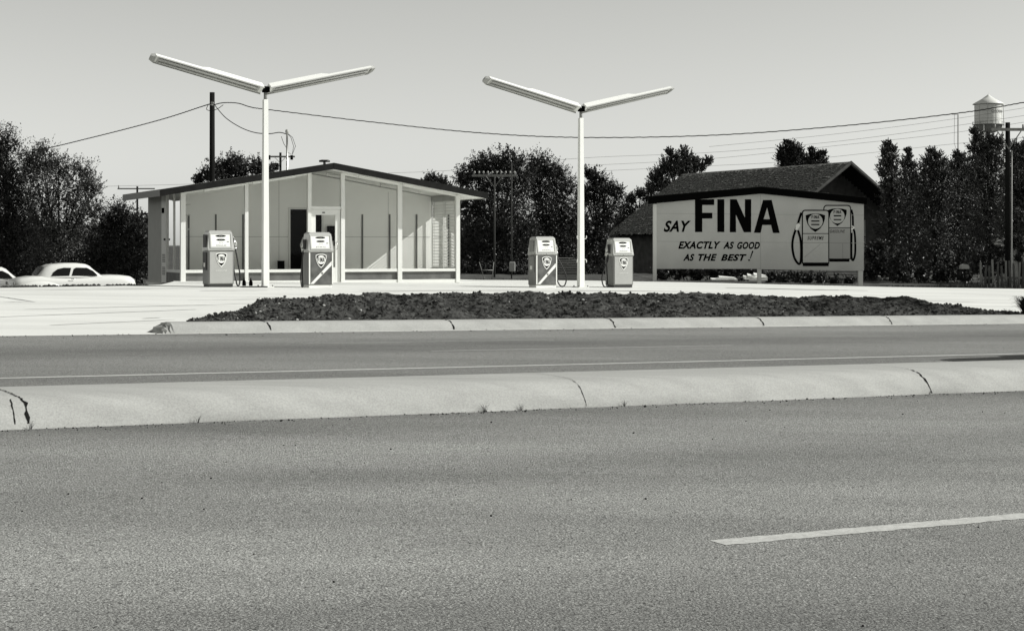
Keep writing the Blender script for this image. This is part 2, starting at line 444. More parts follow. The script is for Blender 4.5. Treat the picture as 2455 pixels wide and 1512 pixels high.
# kerb of the planting island: straight run and curved return at its left end
kp = [(VK, -0.01), (VK + 0.03, 0.05), (VK + 0.07, 0.10), (VK + 0.12, 0.125), (VK + 0.20, 0.132), (VK + 0.34, 0.132), (VK + 0.36, 0.0)]
UL = toUV(on_ground(446, 805))[0]
kerb = struct('kerb', loft_line(kp, UL, 60, 0.2, 0.01), 'kerb')
for i, (xd, yd) in enumerate(((648, 798), (1075, 791), (1457, 786), (1803, 781), (2118, 778))):
    u = toUV(on_ground(xd, yd))[0]
    crack('joint', kerb, kp, [(u + .04, VK + .01), (u - 0.02, VK + 0.30)], 0.030, 20 + i)
# broken sloping end of the kerb
mb = MB(); vs = []; NR = 9
prev = None
rr = random.Random(3)
grid = []
for i in range(NR + 1):
    t = i / NR; row = []
    u = UL + 0.02 - 0.20 * t
    for k, (v, z) in enumerate(kp):
        vv = VK + (v - VK) * (1 - 0.1 * t) + 0.02 * t
        zz = max(-0.01, z * (1 - t ** 1.6)) + (rr.uniform(-.012, .012) if 0 < k < 6 and i else 0)
        row.append(UV(u + rr.uniform(-.02, .02), vv + 0.16 * t * (k / 6.0), zz))
    grid.append(row)
m_ = len(kp); vs = [p for r in grid for p in r]
mb.add(vs, [(i * m_ + k, (i + 1) * m_ + k, (i + 1) * m_ + k + 1, i * m_ + k + 1) for i in range(NR) for k in range(m_ - 1)])
mb.build('kerb_end', 'kerb', kerb)

# concrete lot
pts = [UV(-45, VK - 0.02), UV(UL + 30, VK - 0.02), UV(75, VK - 0.02)]
pts = [Vector((p.x, p.y, 0)) for p in pts]
pts += [Vector(p) for p in ((60, 66, 0), (30, 56, 0), (17, 54.6, 0), (12, 54.2, 0), (6, 56.8, 0), (2.5, 57, 0), (-1.2, 55.2, 0), (-4, 57.5, 0), (-10.9, 54.0, 0), (-9.4, 47.0, 0), (-9.0, 43.3, 0), (-9.26, 42.3, 0), (-11.66, 38.5, 0), (-17, 30.2, 0), (-45, 24, 0))]
tr = tessellate_polygon([[Vector((p.x, p.y, 0)) for p in pts]])
mb = MB()
tri = []
for a, b, c in tr:
    if (pts[b] - pts[a]).cross(pts[c] - pts[a]).z < 0: a, c = c, a
    tri.append((a, b, c))
mb.add([(p.x, p.y, gz(p.x) + 0.002) for p in pts] + [(p.x, p.y, gz(p.x) - 0.15) for p in pts], tri + [(i, (i + 1) % len(pts), (i + 1) % len(pts) + len(pts), i + len(pts)) for i in range(len(pts))])
lot = struct('concrete_lot', mb, 'lot')
def seam(p0, p1, wd, m='seam'):
    a = on_ground(*p0); b = on_ground(*p1); d = (b - a).normalized(); nrm = Vector((-d.y, d.x, 0)) * wd / 2
    mb = MB(); n = 14; vs = []
    for i in range(n + 1):
        p = a.lerp(b, i / n); k = random.uniform(0.5, 1.2) * (0.35 + 0.65 * math.sin(math.pi * min(1, max(0.02, i / n))) )
        for s_ in (-1, 1):
            q = p + nrm * s_ * k; vs.append((q.x, q.y, gz(q.x) + 0.006))
    mb.add(vs, [(2 * i, 2 * i + 1, 2 * i + 3, 2 * i + 2) for i in range(n)])
    mb.build('slab_joint', m, lot)
seam((-10, 710), (84, 724), 0.10); seam((10, 724), (86, 724), 0.10)
seam((590, 712), (780, 715), 0.10); seam((450, 720), (800, 716), 0.08); seam((560, 764), (600, 762), 0.05)
seam((340, 764), (384, 762), 0.09)
for a_, b_, w_ in (((60, 742), (620, 728), .16), ((0, 760), (470, 742), .14), ((120, 780), (420, 766), .12), ((860, 697), (1240, 696), .35), ((1330, 696), (1560, 698), .4), ((2050, 716), (2454, 728), .15), ((480, 697), (640, 696), .5)): seam(a_, b_, w_, 'tyremark')
seam((1740, 690), (2010, 696), 0.9); seam((1950, 694), (2080, 697), 0.5)
seam((2280, 704), (2454, 710), 0.08); seam((0, 696), (500, 691), 0.16)
seam((1130, 697), (1700, 699), 0.10); seam((840, 700), (1130, 697), 0.10)

# turned soil on the island
def vb(u):   # back boundary
    return np.interp(u, [UL + .1, UL + 1.4, UL + 3.0, UL + 4.6, 15, 18.2, 19.3, 20.0, 20.7, 21.6, 27], [20.52, 22.0, 24.6, 26.6, 26.4, 26.2, 25.2, 23.0, 21.4, 20.75, 20.52])
NU, NV = 340, 90
us = np.linspace(UL + 0.1, 27, NU)
def vnoise(x, y, seed):
    r2 = np.random.default_rng(seed); tab = r2.random((64, 64))
    xi = np.floor(x).astype(int); yi = np.floor(y).astype(int); fx = x - xi; fy = y - yi
    fx = fx * fx * (3 - 2 * fx); fy = fy * fy * (3 - 2 * fy)
    g = lambda a, b: tab[a % 64, b % 64]
    return (g(xi, yi) * (1 - fx) + g(xi + 1, yi) * fx) * (1 - fy) + (g(xi, yi + 1) * (1 - fx) + g(xi + 1, yi + 1) * fx) * fy
def soil_h(u, v):
    b = vb(u); t = np.clip((v - 20.5) / np.maximum(b - 20.5, 0.05), 0, 1); wdt = b - 20.5
    base = np.minimum(0.20, wdt * 0.10) * np.clip(t / 0.62, 0, 1) ** 0.8 * np.clip((1 - t) / 0.20, 0, 1) ** 0.5
    nz = 0.07 * (vnoise(u * 0.9, v * 0.9, 3) - 0.5) + 0.07 * (vnoise(u * 3, v * 3, 4) - 0.5) + 0.075 * (vnoise(u * 8, v * 8, 5) - 0.5) + 0.04 * (vnoise(u * 18, v * 18, 6) - 0.5)
    return 0.10 + base + nz * np.clip(np.minimum(t, 1 - t) * 8 + 0.25, 0, 1) * np.clip(wdt / 2, 0.3, 1) - 0.16 * (t > 0.985)
vs = []
for j in range(NV):
    t = j / (NV - 1)
    v = 20.5 + (vb(us) - 20.5) * t
    h = soil_h(us, v)
    for i in range(NU): vs.append(UV(us[i], v[i], float(h[i])))
fs = [(j * NU + i, j * NU + i + 1, (j + 1) * NU + i + 1, (j + 1) * NU + i) for j in range(NV - 1) for i in range(NU - 1)]
mb = MB(); mb.add(vs, fs, False); struct('soil_bed', mb, 'soil')
def lump(mb, c, r, rr, sq=0.7):
    base = [(0, 0, 1), (0.9, 0, .25), (.28, .86, .25), (-.73, .53, .25), (-.73, -.53, .25), (.28, -.86, .25), (.5, .4, -.7), (-.5, .4, -.7), (0, -.7, -.7)]
    fs = [(0, 1, 2), (0, 2, 3), (0, 3, 4), (0, 4, 5), (0, 5, 1), (1, 6, 2), (2, 6, 7), (2, 7, 3), (3, 7, 4), (4, 7, 8), (4, 8, 5), (5, 8, 1), (1, 8, 6)]
    a = rr.uniform(0, 6.28); ca, sa = math.cos(a), math.sin(a); vs = []
    for x, y, z in base:
        k = r * rr.uniform(.7, 1.25); vs.append((c[0] + (x * ca - y * sa) * k, c[1] + (x * sa + y * ca) * k, c[2] + z * k * sq))
    mb.add(vs, fs)
rr = random.Random(11); mb = MB(); mb2 = MB()
for i in range(11500):
    u = rr.uniform(UL + .2, 25.5); b = float(vb(u)); v = 20.55 + (b - 20.55) * rr.random()
    if b < 20.8 or (b - v < .5 and rr.random() < .6): continue
    r = 0.008 + 0.028 * rr.random() ** 3
    z = float(soil_h(np.array([u]), np.array([v]))[0])
    lump(mb if rr.random() < .975 else mb2, UV(u, v, z + r * .3), r, rr)
mb.build('soil_clods', 'clod', kind='stuff'); mb2.build('pale_soil_stones', 'stone', kind='stuff')
# pebbles and grit
mb = MB(); mb3 = MB()
for i in range(1700):
    u = rr.uniform(0, 20); k = rr.random()
    if k < .68: v = VN - abs(rr.gauss(0, .07)) - .005
    elif k < .86: v = VM + .1 + rr.random() * 2.0
    else: v = rr.uniform(3.5, 10.2)
    r = rr.uniform(.002, .007) * (1.8 if rr.random() < .06 and k < .5 else 1)
    lump(mb if rr.random() < .3 else mb3, UV(u, v, r * .4), r, rr)
for i in range(260):
    u = rr.uniform(UL - 6, 26); v = VK - abs(rr.gauss(0, .25)); r = rr.uniform(.004, .011)
    lump(mb if rr.random() < .3 else mb3, UV(u, v, r * .4), r, rr)
mb.build('pebbles', 'stone', kind='stuff'); mb3.build('asphalt_grit', 'crack', kind='stuff')

def tuft(name, label, p, n, h, spread, m='grass', cat='weed', group=None, seed=0, wd=0.006):
    rr = random.Random(seed); mb = MB()
    for i in range(n):
        a = rr.uniform(0, 6.28); l = h * rr.uniform(.5, 1.1); ln = rr.uniform(.15, 1.0) * spread
        bx, by = rr.uniform(-.12, .12) * spread, rr.uniform(-.12, .12) * spread
        dx, dy = math.cos(a) * ln, math.sin(a) * ln; px, py = -math.sin(a) * wd, math.cos(a) * wd
        px = px * 0.4 + wd * 0.6
        q = [(0, 0), (.35, .55), (.75, .9), (1.15, 1.0 * rr.uniform(.7, 1))]
        vs = []
        for k, (s_, zz) in enumerate(q):
            w_ = (1 - k / 3.2)
            vs += [(bx + dx * s_ - px * w_, by + dy * s_ - py * w_, zz * l), (bx + dx * s_ + px * w_, by + dy * s_ + py * w_, zz * l)]
        mb.add(vs, [(0, 1, 3, 2), (2, 3, 5, 4), (4, 5, 7, 6)])
    o = mb.build(name, m); o.location = p; tag(o, label, cat, group); return o
tuft('grass_tuft', 'large dark shaggy tuft of grass hanging over the right end of the kerb', UV(toUV(on_ground(2436, 770))[0], VK + .45, 0.10), 340, .34, .30, 'leaf', 'grass tuft', seed=1, wd=.007)
tuft('weed', 'sparse dark stalks beside the shaggy grass tuft on the kerb', UV(toUV(on_ground(2370, 770))[0], VK + .3, 0.12), 26, .12, .16, 'leaf', 'weed', seed=2, wd=.004)
for i, (xd, yd, h, n, lb) in enumerate(((1160, 986, .09, 14, 'upright spiky weed at the foot of the median, left of the fine joint'),
                                       (1255, 984, .055, 16, 'low dark weed at the median foot between the spiky weed and the fine joint'),
                                       (485, 1016, .05, 12, 'tiny flat weed in the gutter of the left half of the median'),
                                       (72, 1028, .06, 12, 'weed growing out of the broken crack at the left end of the median'),
                                       (1500, 974, .05, 18, 'wispy pale weed patch at the median foot just right of the fine joint'))):
    q = toUV(on_ground(xd, yd)); tuft('weed', lb, UV(q[0], VN - .01, 0), n, h, h * .9, 'leaf', 'weed', 'weeds along the median', seed=10 + i, wd=.0016)

# ------------------------------------------------------------------ building
BT = math.atan(0.44); CB, SB = math.cos(BT), math.sin(BT)
Y0 = 51.4
def wallpt(xd):          # front wall plane
    X = xd - CX; Y = Y0 / (1 - 0.44 / F * X); return Vector((X / F * Y, Y, 0))
BL = wallpt(434); BR = wallpt(1099)
W = (BR - BL).length; FZ = 0.04
bld = thing('gas_station', 'low glass fronted filling station with a shallow gabled roof and dark fascia', 'building', (BL.x, BL.y, FZ), BT)
def bu(xd): return (wallpt(xd) - BL).length
def bz(yd, xd): return CAMZ + (HY - yd) / F * wallpt(xd).y - FZ
def inplane(xd, yd, v):   # point on plane local y=v  -> local x,z
    d = Vector(((xd - CX) / F, 1, (HY - yd) / F))
    n = Vector((-SB, CB, 0)); p0 = BL + n * v
    t = p0.dot(n) / d.dot(n); q = d * t
    loc = q - BL
    return loc.x * CB + loc.y * SB, q.z + CAMZ - FZ
UR = W / 2 + 0.06; HT = 3.44; SLP = 0.166; TK = 0.155; OH = 0.68; SO = 0.72; DP = 4.5; PV = 2.05
def rt(u): return HT - SLP * abs(u - UR)
def ru(u): return rt(u) - TK
# roof
ua, ub_ = -SO, W + 0.64
mb = MB()
ya, yb = -OH, DP + 0.15
for (u0, u1) in ((ua, UR), (UR, ub_)):
    mb.hexa([(u0, ya, ru(u0) + .02), (u1, ya, ru(u1) + .02), (u1, yb, ru(u1) + .02), (u0, yb, ru(u0) + .02), (u0, ya, rt(u0)), (u1, ya, rt(u1)), (u1, yb, rt(u1)), (u0, yb, rt(u0))])
roof = mb.build('roof', 'white', bld)
mb = MB()
for (u0, u1) in ((ua + .03, UR), (UR, ub_ - .03)):
    z0, z1 = rt(u0), rt(u1)
    mb.hexa([(u0, ya + .03, z0 + .003), (u1, ya + .03, z1 + .003), (u1, yb, z1 + .003), (u0, yb, z0 + .003), (u0, ya + .03, z0 + .02), (u1, ya + .03, z1 + .02), (u1, yb, z1 + .02), (u0, yb, z0 + .02)])
mb.build('gravel_top', 'gravelroof', roof)
mb = MB()
for (u0, u1) in ((ua - .02, UR), (UR, ub_ + .02)):
    mb.hexa([(u0, ya - .03, ru(u0)), (u1, ya - .03, ru(u1)), (u1, ya - .001, ru(u1)), (u0, ya - .001, ru(u0)), (u0, ya - .03, rt(u0) + .03), (u1, ya - .03, rt(u1) + .03), (u1, ya - .001, rt(u1) + .03), (u0, ya - .001, rt(u0) + .03)])
mb.box(UR - .012, UR + .012, ya - .036, ya - .031, ru(UR), rt(UR) + .025)
mb.build('fascia', 'fascia', roof)
mb = MB(); mb.box(ua - .02, ua - .001, ya, yb, ru(ua) - .005, rt(ua) + .03); mb.build('eave_board', 'midgrey', roof)
mb = MB(); mb.box(ub_ + .001, ub_ + .02, ya, yb, ru(ub_) - .005, rt(ub_) + .03); mb.build('eave_board', 'midgrey', roof)
mb = MB()
x_, z_ = inplane(800, 393, 0)
mb.tube([(UR, .2, rt(UR)), (UR, .2, rt(UR) + .10)], .04, 10); mb.tube([(UR - .16, .2, rt(UR) + .115), (UR + .16, .2, rt(UR) + .115)], .03, 8); mb.box(UR - .10, UR + .10, .12, .28, rt(UR) + .14, rt(UR) + .155)
mb.build('ridge_vent', 'dark', roof)
# slab / foundation
mb = MB(); mb.box(-.06, W + .06, -.06, DP + .02, -.7, -.001); mb.build('slab', 'lot', bld)
mb = MB(); mb.box(.05, W - .05, .06, PV - .02, .002, .02); mb.build('floor', 'offwhite', bld)
# posts
post_d = [(427, 439), (586, 594), (736.5, 745), (816, 825), (952, 962), (1091, 1100)]
posts = []
for i, (d0, d1) in enumerate(post_d):
    u0, u1 = bu(d0), bu(d1)
    if i == 0: u0, u1 = -.02, .115
    if i == 5: u0, u1 = W - .10, W + .02
    posts.append((u0, u1))
    zt = min(ru(u0), ru(u1)) + .018
    mb = MB(); mb.box(u0, u1, -.07, .07, 0, zt); mb.build('post', 'white', bld)
zs0, zs1 = 0.335, 0.42
bays = [(0, 1), (1, 2), (3, 4), (4, 5)]
for a, b in bays:
    u0, u1 = posts[a][1] + .002, posts[b][0] - .002
    mb = MB(); mb.box(u0, u1, -.055, .055, zs0, zs1); mb.build('sill', 'white', bld)
    mb = MB(); mb.box(u0, u1, .0, .04, .10, zs0 - .001); mb.build('base_panel', 'basepanel', bld)
    mb = MB(); mb.box(u0, u1, -.05, .05, 0, .099); mb.build('base_rail', 'white', bld)
    f = MB(); zt0, zt1 = ru(u0), ru(u1)
    g_ = MB(); g_.add([(u0, .0, zs1), (u1, .0, zs1), (u1, .0, zt1 - .05), (u0, .0, zt0 - .05)], [(0, 1, 2, 3)]); wn = g_.build('window_pane', 'glass', bld)
    f.hexa([(u0, -.03, zt0 - .05), (u1, -.03, zt1 - .05), (u1, .03, zt1 - .05), (u0, .03, zt0 - .05), (u0, -.03, zt0 + .015), (u1, -.03, zt1 + .015), (u1, .03, zt1 + .015), (u0, .03, zt0 + .015)])
    f.build('window_frame', 'white', wn)
# door bay
u0, u1 = posts[2][1] + .002, posts[3][0] - .002
ztr = bz(497, 780)
mb = MB(); mb.box(u0, u1, -.05, .05, ztr - .06, ztr + .02); mb.build('transom_bar', 'white', bld)
mb = MB(); mb.add([(u0, 0, ztr + .02), (u1, 0, ztr + .02), (u1, 0, ru(u1) - .0), (u0, 0, ru(u0))], [(0, 1, 2, 3)])
mb.build('transom_pane', 'glass', bld)
du0, du1 = u0 + .015, u1 - .015
gu0, gu1 = bu(756), bu(803); gz0, gz1 = 0.47, bz(515.5, 780); dt = ztr - .07
mb = MB(); mb.box(du0, gu0, -.025, .025, .02, dt); mb.box(gu1, du1, -.025, .025, .02, dt); mb.box(gu0 + .0005, gu1 - .0005, -.024, .024, .02, gz0); mb.box(gu0 + .0005, gu1 - .0005, -.024, .024, gz1, dt)
door = mb.build('door', 'white', bld)
mb = MB(); mb.add([(gu0, 0, gz0), (gu1, 0, gz0), (gu1, 0, gz1), (gu0, 0, gz1)], [(0, 1, 2, 3)]); mb.build('door_pane', 'glass', door)
mb = MB(); mb.tube([(gu1 + .05, -.026, 1.0), (gu1 + .05, -.07, 1.0), (gu1 + .05, -.07, 1.2), (gu1 + .05, -.026, 1.2)], .012, 6); mb.build('handle', 'chrome', door)
mb = MB(); mb.box((gu0 + gu1) / 2 - .1, (gu0 + gu1) / 2 - .02, -.034, -.026, dt - .10, dt - .07); mb.build('door_closer', 'dark', door)
# left (gable end) wall, seen obliquely
def leftpt(xd):   # v along local x=0
    d = Vector(((xd - CX) / F, 1, 0)); n = Vector((CB, SB, 0)); t = BL.dot(n) / d.dot(n); q = d * t - BL
    return -q.x * SB + q.y * CB
v1, v2, v3 = leftpt(399), leftpt(387.5), DP
mb = MB(); mb.box(0, .10, v2 + .0, v3, 0, ru(0) + .018); mb.build('side_wall', 'sidewall', bld)
mb = MB(); mb.box(-.012, .09, v1 + .02, v2 - .01, .02, ru(0) + .01); sd = mb.build('side_door', 'offwhite', bld)
mb = MB()
for z0 in (.25, .62):
    for k in range(5): mb.box(-.02, -.0125, v1 + .12, v2 - .15, z0 + k * .05, z0 + k * .05 + .03)
mb.build('door_vent', 'midgrey', sd)
mb = MB(); mb.tube([(-.06, v1 + .10, 1.28), (-.013, v1 + .10, 1.28)], .03, 8); mb.build('handle', 'dark', sd)
mb = MB(); mb.box(-.025, -.013, v1 + .25, v1 + .55, 2.05, 2.2); mb.build('notice_plate', 'black', sd)
mb = MB(); mb.box(-.01, .06, .075, v1 - .01, zs0, zs1); mb.box(-.01, .06, v1 - .0, v1 + .018, 0, ru(0)); mb.box(0.0, .05, v1 * .52, v1 * .52 + .04, zs1 + .001, ru(0) - .01); mb.build('side_sill', 'offwhite', bld)
mb = MB(); mb.box(0, .04, .075, v1 - .01, .03, zs0 - .001); mb.build('side_base_panel', 'basepanel', bld)
mb = MB(); mb.add([(.03, .075, zs1), (.03, v1, zs1), (.03, v1, ru(0)), (.03, .075, ru(0))], [(0, 1, 2, 3)]); mb.build('side_pane', 'glass', bld)
# posters and shelves seen behind the side window
mb = MB(); mb.box(.07, .075, .25, v1 * .50, zs1 + .01, zs1 + .75); mb.box(.07, .075, v1 * .56, v1 - .15, zs1 + .01, zs1 + .95)
mb.build('window_poster', 'paper', bld)
mb = MB()
for z in (1.55, 1.95, 2.25): mb.box(.12, .32, .2, v1 - .1, z, z + .02)
mb.build('shelf', 'offwhite', bld)
# partition (back wall of the showroom)
mb = MB(); mb.hexa([(.1, PV, 0), (W - .1, PV, 0), (W - .1, PV + .1, 0), (.1, PV + .1, 0), (.1, PV, ru(.1)), (W - .1, PV, ru(W - .1)), (W - .1, PV + .1, ru(W - .1)), (.1, PV + .1, ru(.1))])
mb.add([(.1, PV, ru(.1)), (W - .1, PV, ru(W - .1)), (UR, PV, ru(UR))], [(0, 1, 2)])
part = mb.build('partition_wall', 'greywall', bld)
mb = MB(); mb.box(0.101, W - .101, DP - .1, DP, 0, ru(0)); mb.add([(0, DP, ru(0)), (W, DP, ru(W)), (UR, DP, ru(UR))], [(0, 1, 2)]); mb.build('back_wall', 'sidewall', bld)
x0_, zt_ = inplane(695.5, 502, PV); x1_, _ = inplane(770, 502, PV)
mb = MB(); mb.box(x0_, x1_, PV - .02, PV - .002, .02, zt_); mb.build('painted_dark_doorway', 'black', part)  # flat black slab: darkness of the room beyond painted on, no real opening
mb = MB(); mb.box(x0_ - .06, x0_ - .002, PV - .03, PV - .002, .02, zt_ + .06); mb.box(x0_ - .0, x1_ + .06, PV - .03, PV - .002, zt_ + .002, zt_ + .06); mb.box(x1_ + .002, x1_ + .06, PV - .03, PV - .002, .02, zt_); mb.build('door_casing', 'offwhite', part)
for xd in (452, 517, 582, 868, 933.5, 998):
    x_, z1_ = inplane(xd, 514, PV); mb = MB(); mb.box(x_ - .022, x_ + .022, PV - .03, PV - .002, .3, z1_); mb.build('shelf_standard', 'basepanel', part)
mb = MB()
_, zz = inplane(600, 568, PV)
mb.box(.12, x0_ - .07, PV - .006, PV - .002, zz, zz + .012); mb.box(x1_ + .07, W - .12, PV - .006, PV - .002, zz, zz + .012)
for xd in (668, 930):
    x_, _ = inplane(xd, 500, PV); mb.box(x_, x_ + .01, PV - .005, PV - .002, 0, ru(x_) - .1)
mb.build('panel_seam', 'softgrey', part)
x_, z_ = inplane(671, 625, PV); mb = MB(); mb.box(x_ - .08, x_ + .09, PV - .18, PV - .003, .2, z_ + .0); mb.build('waste_bin', 'black', bld)
x_, z_ = inplane(792, 542, PV); mb = MB(); mb.box(x_ - .12, x_ + .12, PV - .16, PV - .003, z_ - .45, z_, .02); mb.tube([(x_ + .06, PV - .17, z_ - .1), (x_ + .06, PV - .17, z_ - .6)], .02, 6); mb.build('wall_telephone', 'black', bld)
# right wall: louvred windows
mb = MB(); mb.box(W - .09, W - .01, .075, PV + .1, 0, zs1); mb.box(W - .09, W - .01, PV + .1, DP, zs1 + .001, ru(W)); mb.box(W - .09, W - .01, .075, PV + .1, 2.46, ru(W) + .02); mb.build('end_wall', 'sidewall', bld)
for (ya_, yb_) in ((.10, 1.0), (1.06, 1.95)):
    fr = MB(); t_ = .03
    fr.box(W - .08, W - .03, ya_, ya_ + t_, zs1, 2.459); fr.box(W - .08, W - .03, yb_ - t_, yb_, zs1, 2.459); fr.box(W - .08, W - .03, ya_ + t_ + .001, yb_ - t_ - .001, zs1, zs1 + .03); fr.box(W - .08, W - .03, ya_ + t_ + .001, yb_ - t_ - .001, 2.43, 2.459)
    lw = fr.build('louvre_window', 'offwhite', bld)
    sl_ = MB(); n_ = 21
    for k in range(n_):
        z = zs1 + .05 + k * (2.42 - zs1 - .05) / n_
        sl_.hexa([(W - .085, ya_ + .032, z - .001), (W - .07, ya_ + .032, z - .001), (W - .07, yb_ - .032, z - .001), (W - .085, yb_ - .032, z - .001), (W - .085, ya_ + .032, z + .014), (W - .07, ya_ + .032, z + .014), (W - .07, yb_ - .032, z + .014), (W - .085, yb_ - .032, z + .014)])
    sl_.build('louvre_rail', 'offwhite', lw)
    gl = MB(); gl.add([(W - .05, ya_ + .03, zs1 + .03), (W - .05, yb_ - .03, zs1 + .03), (W - .05, yb_ - .03, 2.43), (W - .05, ya_ + .03, 2.43)], [(0, 1, 2, 3)]); gl.build('louvre_pane', 'glass', lw)
# strip lights under the soffit
def ceil_strip(u0, u1, y):
    mb = MB(); mb.hexa([(u0, y, ru(u0) - .07), (u1, y, ru(u1) - .07), (u1, y + .09, ru(u1) - .07), (u0, y + .09, ru(u0) - .07), (u0, y, ru(u0) - .02), (u1, y, ru(u1) - .02), (u1, y + .09, ru(u1) - .02), (u0, y + .09, ru(u0) - .02)])
    mb.box(u0 - .05, u0 - .002, y, y + .09, ru(u0) - .075, ru(u0) + .01); mb.build('strip_light', 'white', roof)
ceil_strip(UR + .9, UR + 2.1, -.45); ceil_strip(UR + 2.25, UR + 3.45, -.45); ceil_strip(.6, 1.8, -.45); ceil_strip(2.0, 3.2, -.45)
ceil_strip(UR + .3, UR + 1.5, .8); ceil_strip(UR + 2.0, UR + 3.2, .8)
# service mast
q = P(688, 318, 52.0)
mast = thing('service_mast', 'thin electrical service mast with looped wires rising behind the station roof', 'mast', (q.x, q.y, 2.9))
h_ = q.z - 2.9
mb = MB(); mb.tube([(0, 0, -1.6), (0, 0, h_)], .03, 8); mb.build('mast_pipe', 'chrome', mast)
mb = MB(); mb.lathe([(0.0, .10), (.05, .08), (.06, 0), (.03, -.03)], (0, 0, h_), 12); mb.build('weather_head', 'softgrey', mast)
mb = MB(); 
for k in range(2):
    c = [(0.0, 0, h_ - .02), (.12 + .05 * k, -.02, h_ - .15), (.20 + .06 * k, 0, h_ - .42), (.16, 0, h_ - .68), (.03, 0, h_ - .62)]
    mb.tube(c, .008, 5)
mb.tube([(-.0, 0, h_ - .5), (-.1, 0, h_ - .35), (-.18, 0, h_ - .12)], .008, 5)
mb.build('drip_loop', 'wire', mast)

# ------------------------------------------------------------------ pumps
def fina(x0, x1, z0, z1, y, parent, name='badge_lettering', m='black'):
    L4 = [([(0, 0), (0, 1), (.78, 1), (.78, .82), (.28, .82), (.28, .60), (.70, .60), (.70, .42), (.28, .42), (.28, 0)], 0, .85, ()), ([(0, 0), (0, 1), (1, 1), (1, 0)], 1.02, .27, ()),
          ([(0, 0), (0, 1), (.3, 1), (.7, .42), (.7, 1), (1, 1), (1, 0), (.7, 0), (.3, .56), (.3, 0)], 1.5, .95, ()), ([(0, 0), (.36, 1), (.64, 1), (1, 0), (.74, 0), (.67, .22), (.33, .22), (.26, 0)], 2.58, 1.0, ([(.39, .38), (.5, .74), (.61, .38)],))]
    tot = 3.58; k = (x1 - x0) / tot; mb = MB()
    for poly, o, wd, holes in L4:
        f = lambda p: (x0 + (o + p[0] * wd) * k, z0 + p[1] * (z1 - z0))
        mb.prism([f(p) for p in poly], y, y + .0015, [[f(p) for p in h] for h in holes])
    return mb.build(name, m, parent)
def ellipse(cx, cz, rx, rz, n=24): return [(cx + rx * math.cos(2 * math.pi * i / n), cz + rz * math.sin(2 * math.pi * i / n)) for i in range(n)]
def shield(cx, ct, wd, ht):
    pts = []
    half = [(0, 0), (.28, -.02), (.5, -.09), (.49, -.30), (.40, -.58), (.24, -.82), (0, -1)]
    pts = [(cx + x * wd, ct + z * ht) for x, z in half] + [(cx - x * wd, ct + z * ht) for x, z in half[-2:0:-1]]
    out = []
    n = len(pts)
    for i in range(n):
        a, b = pts[i], pts[(i + 1) % n]
        out += [a, ((a[0] + b[0]) / 2, (a[1] + b[1]) / 2)]
    return out
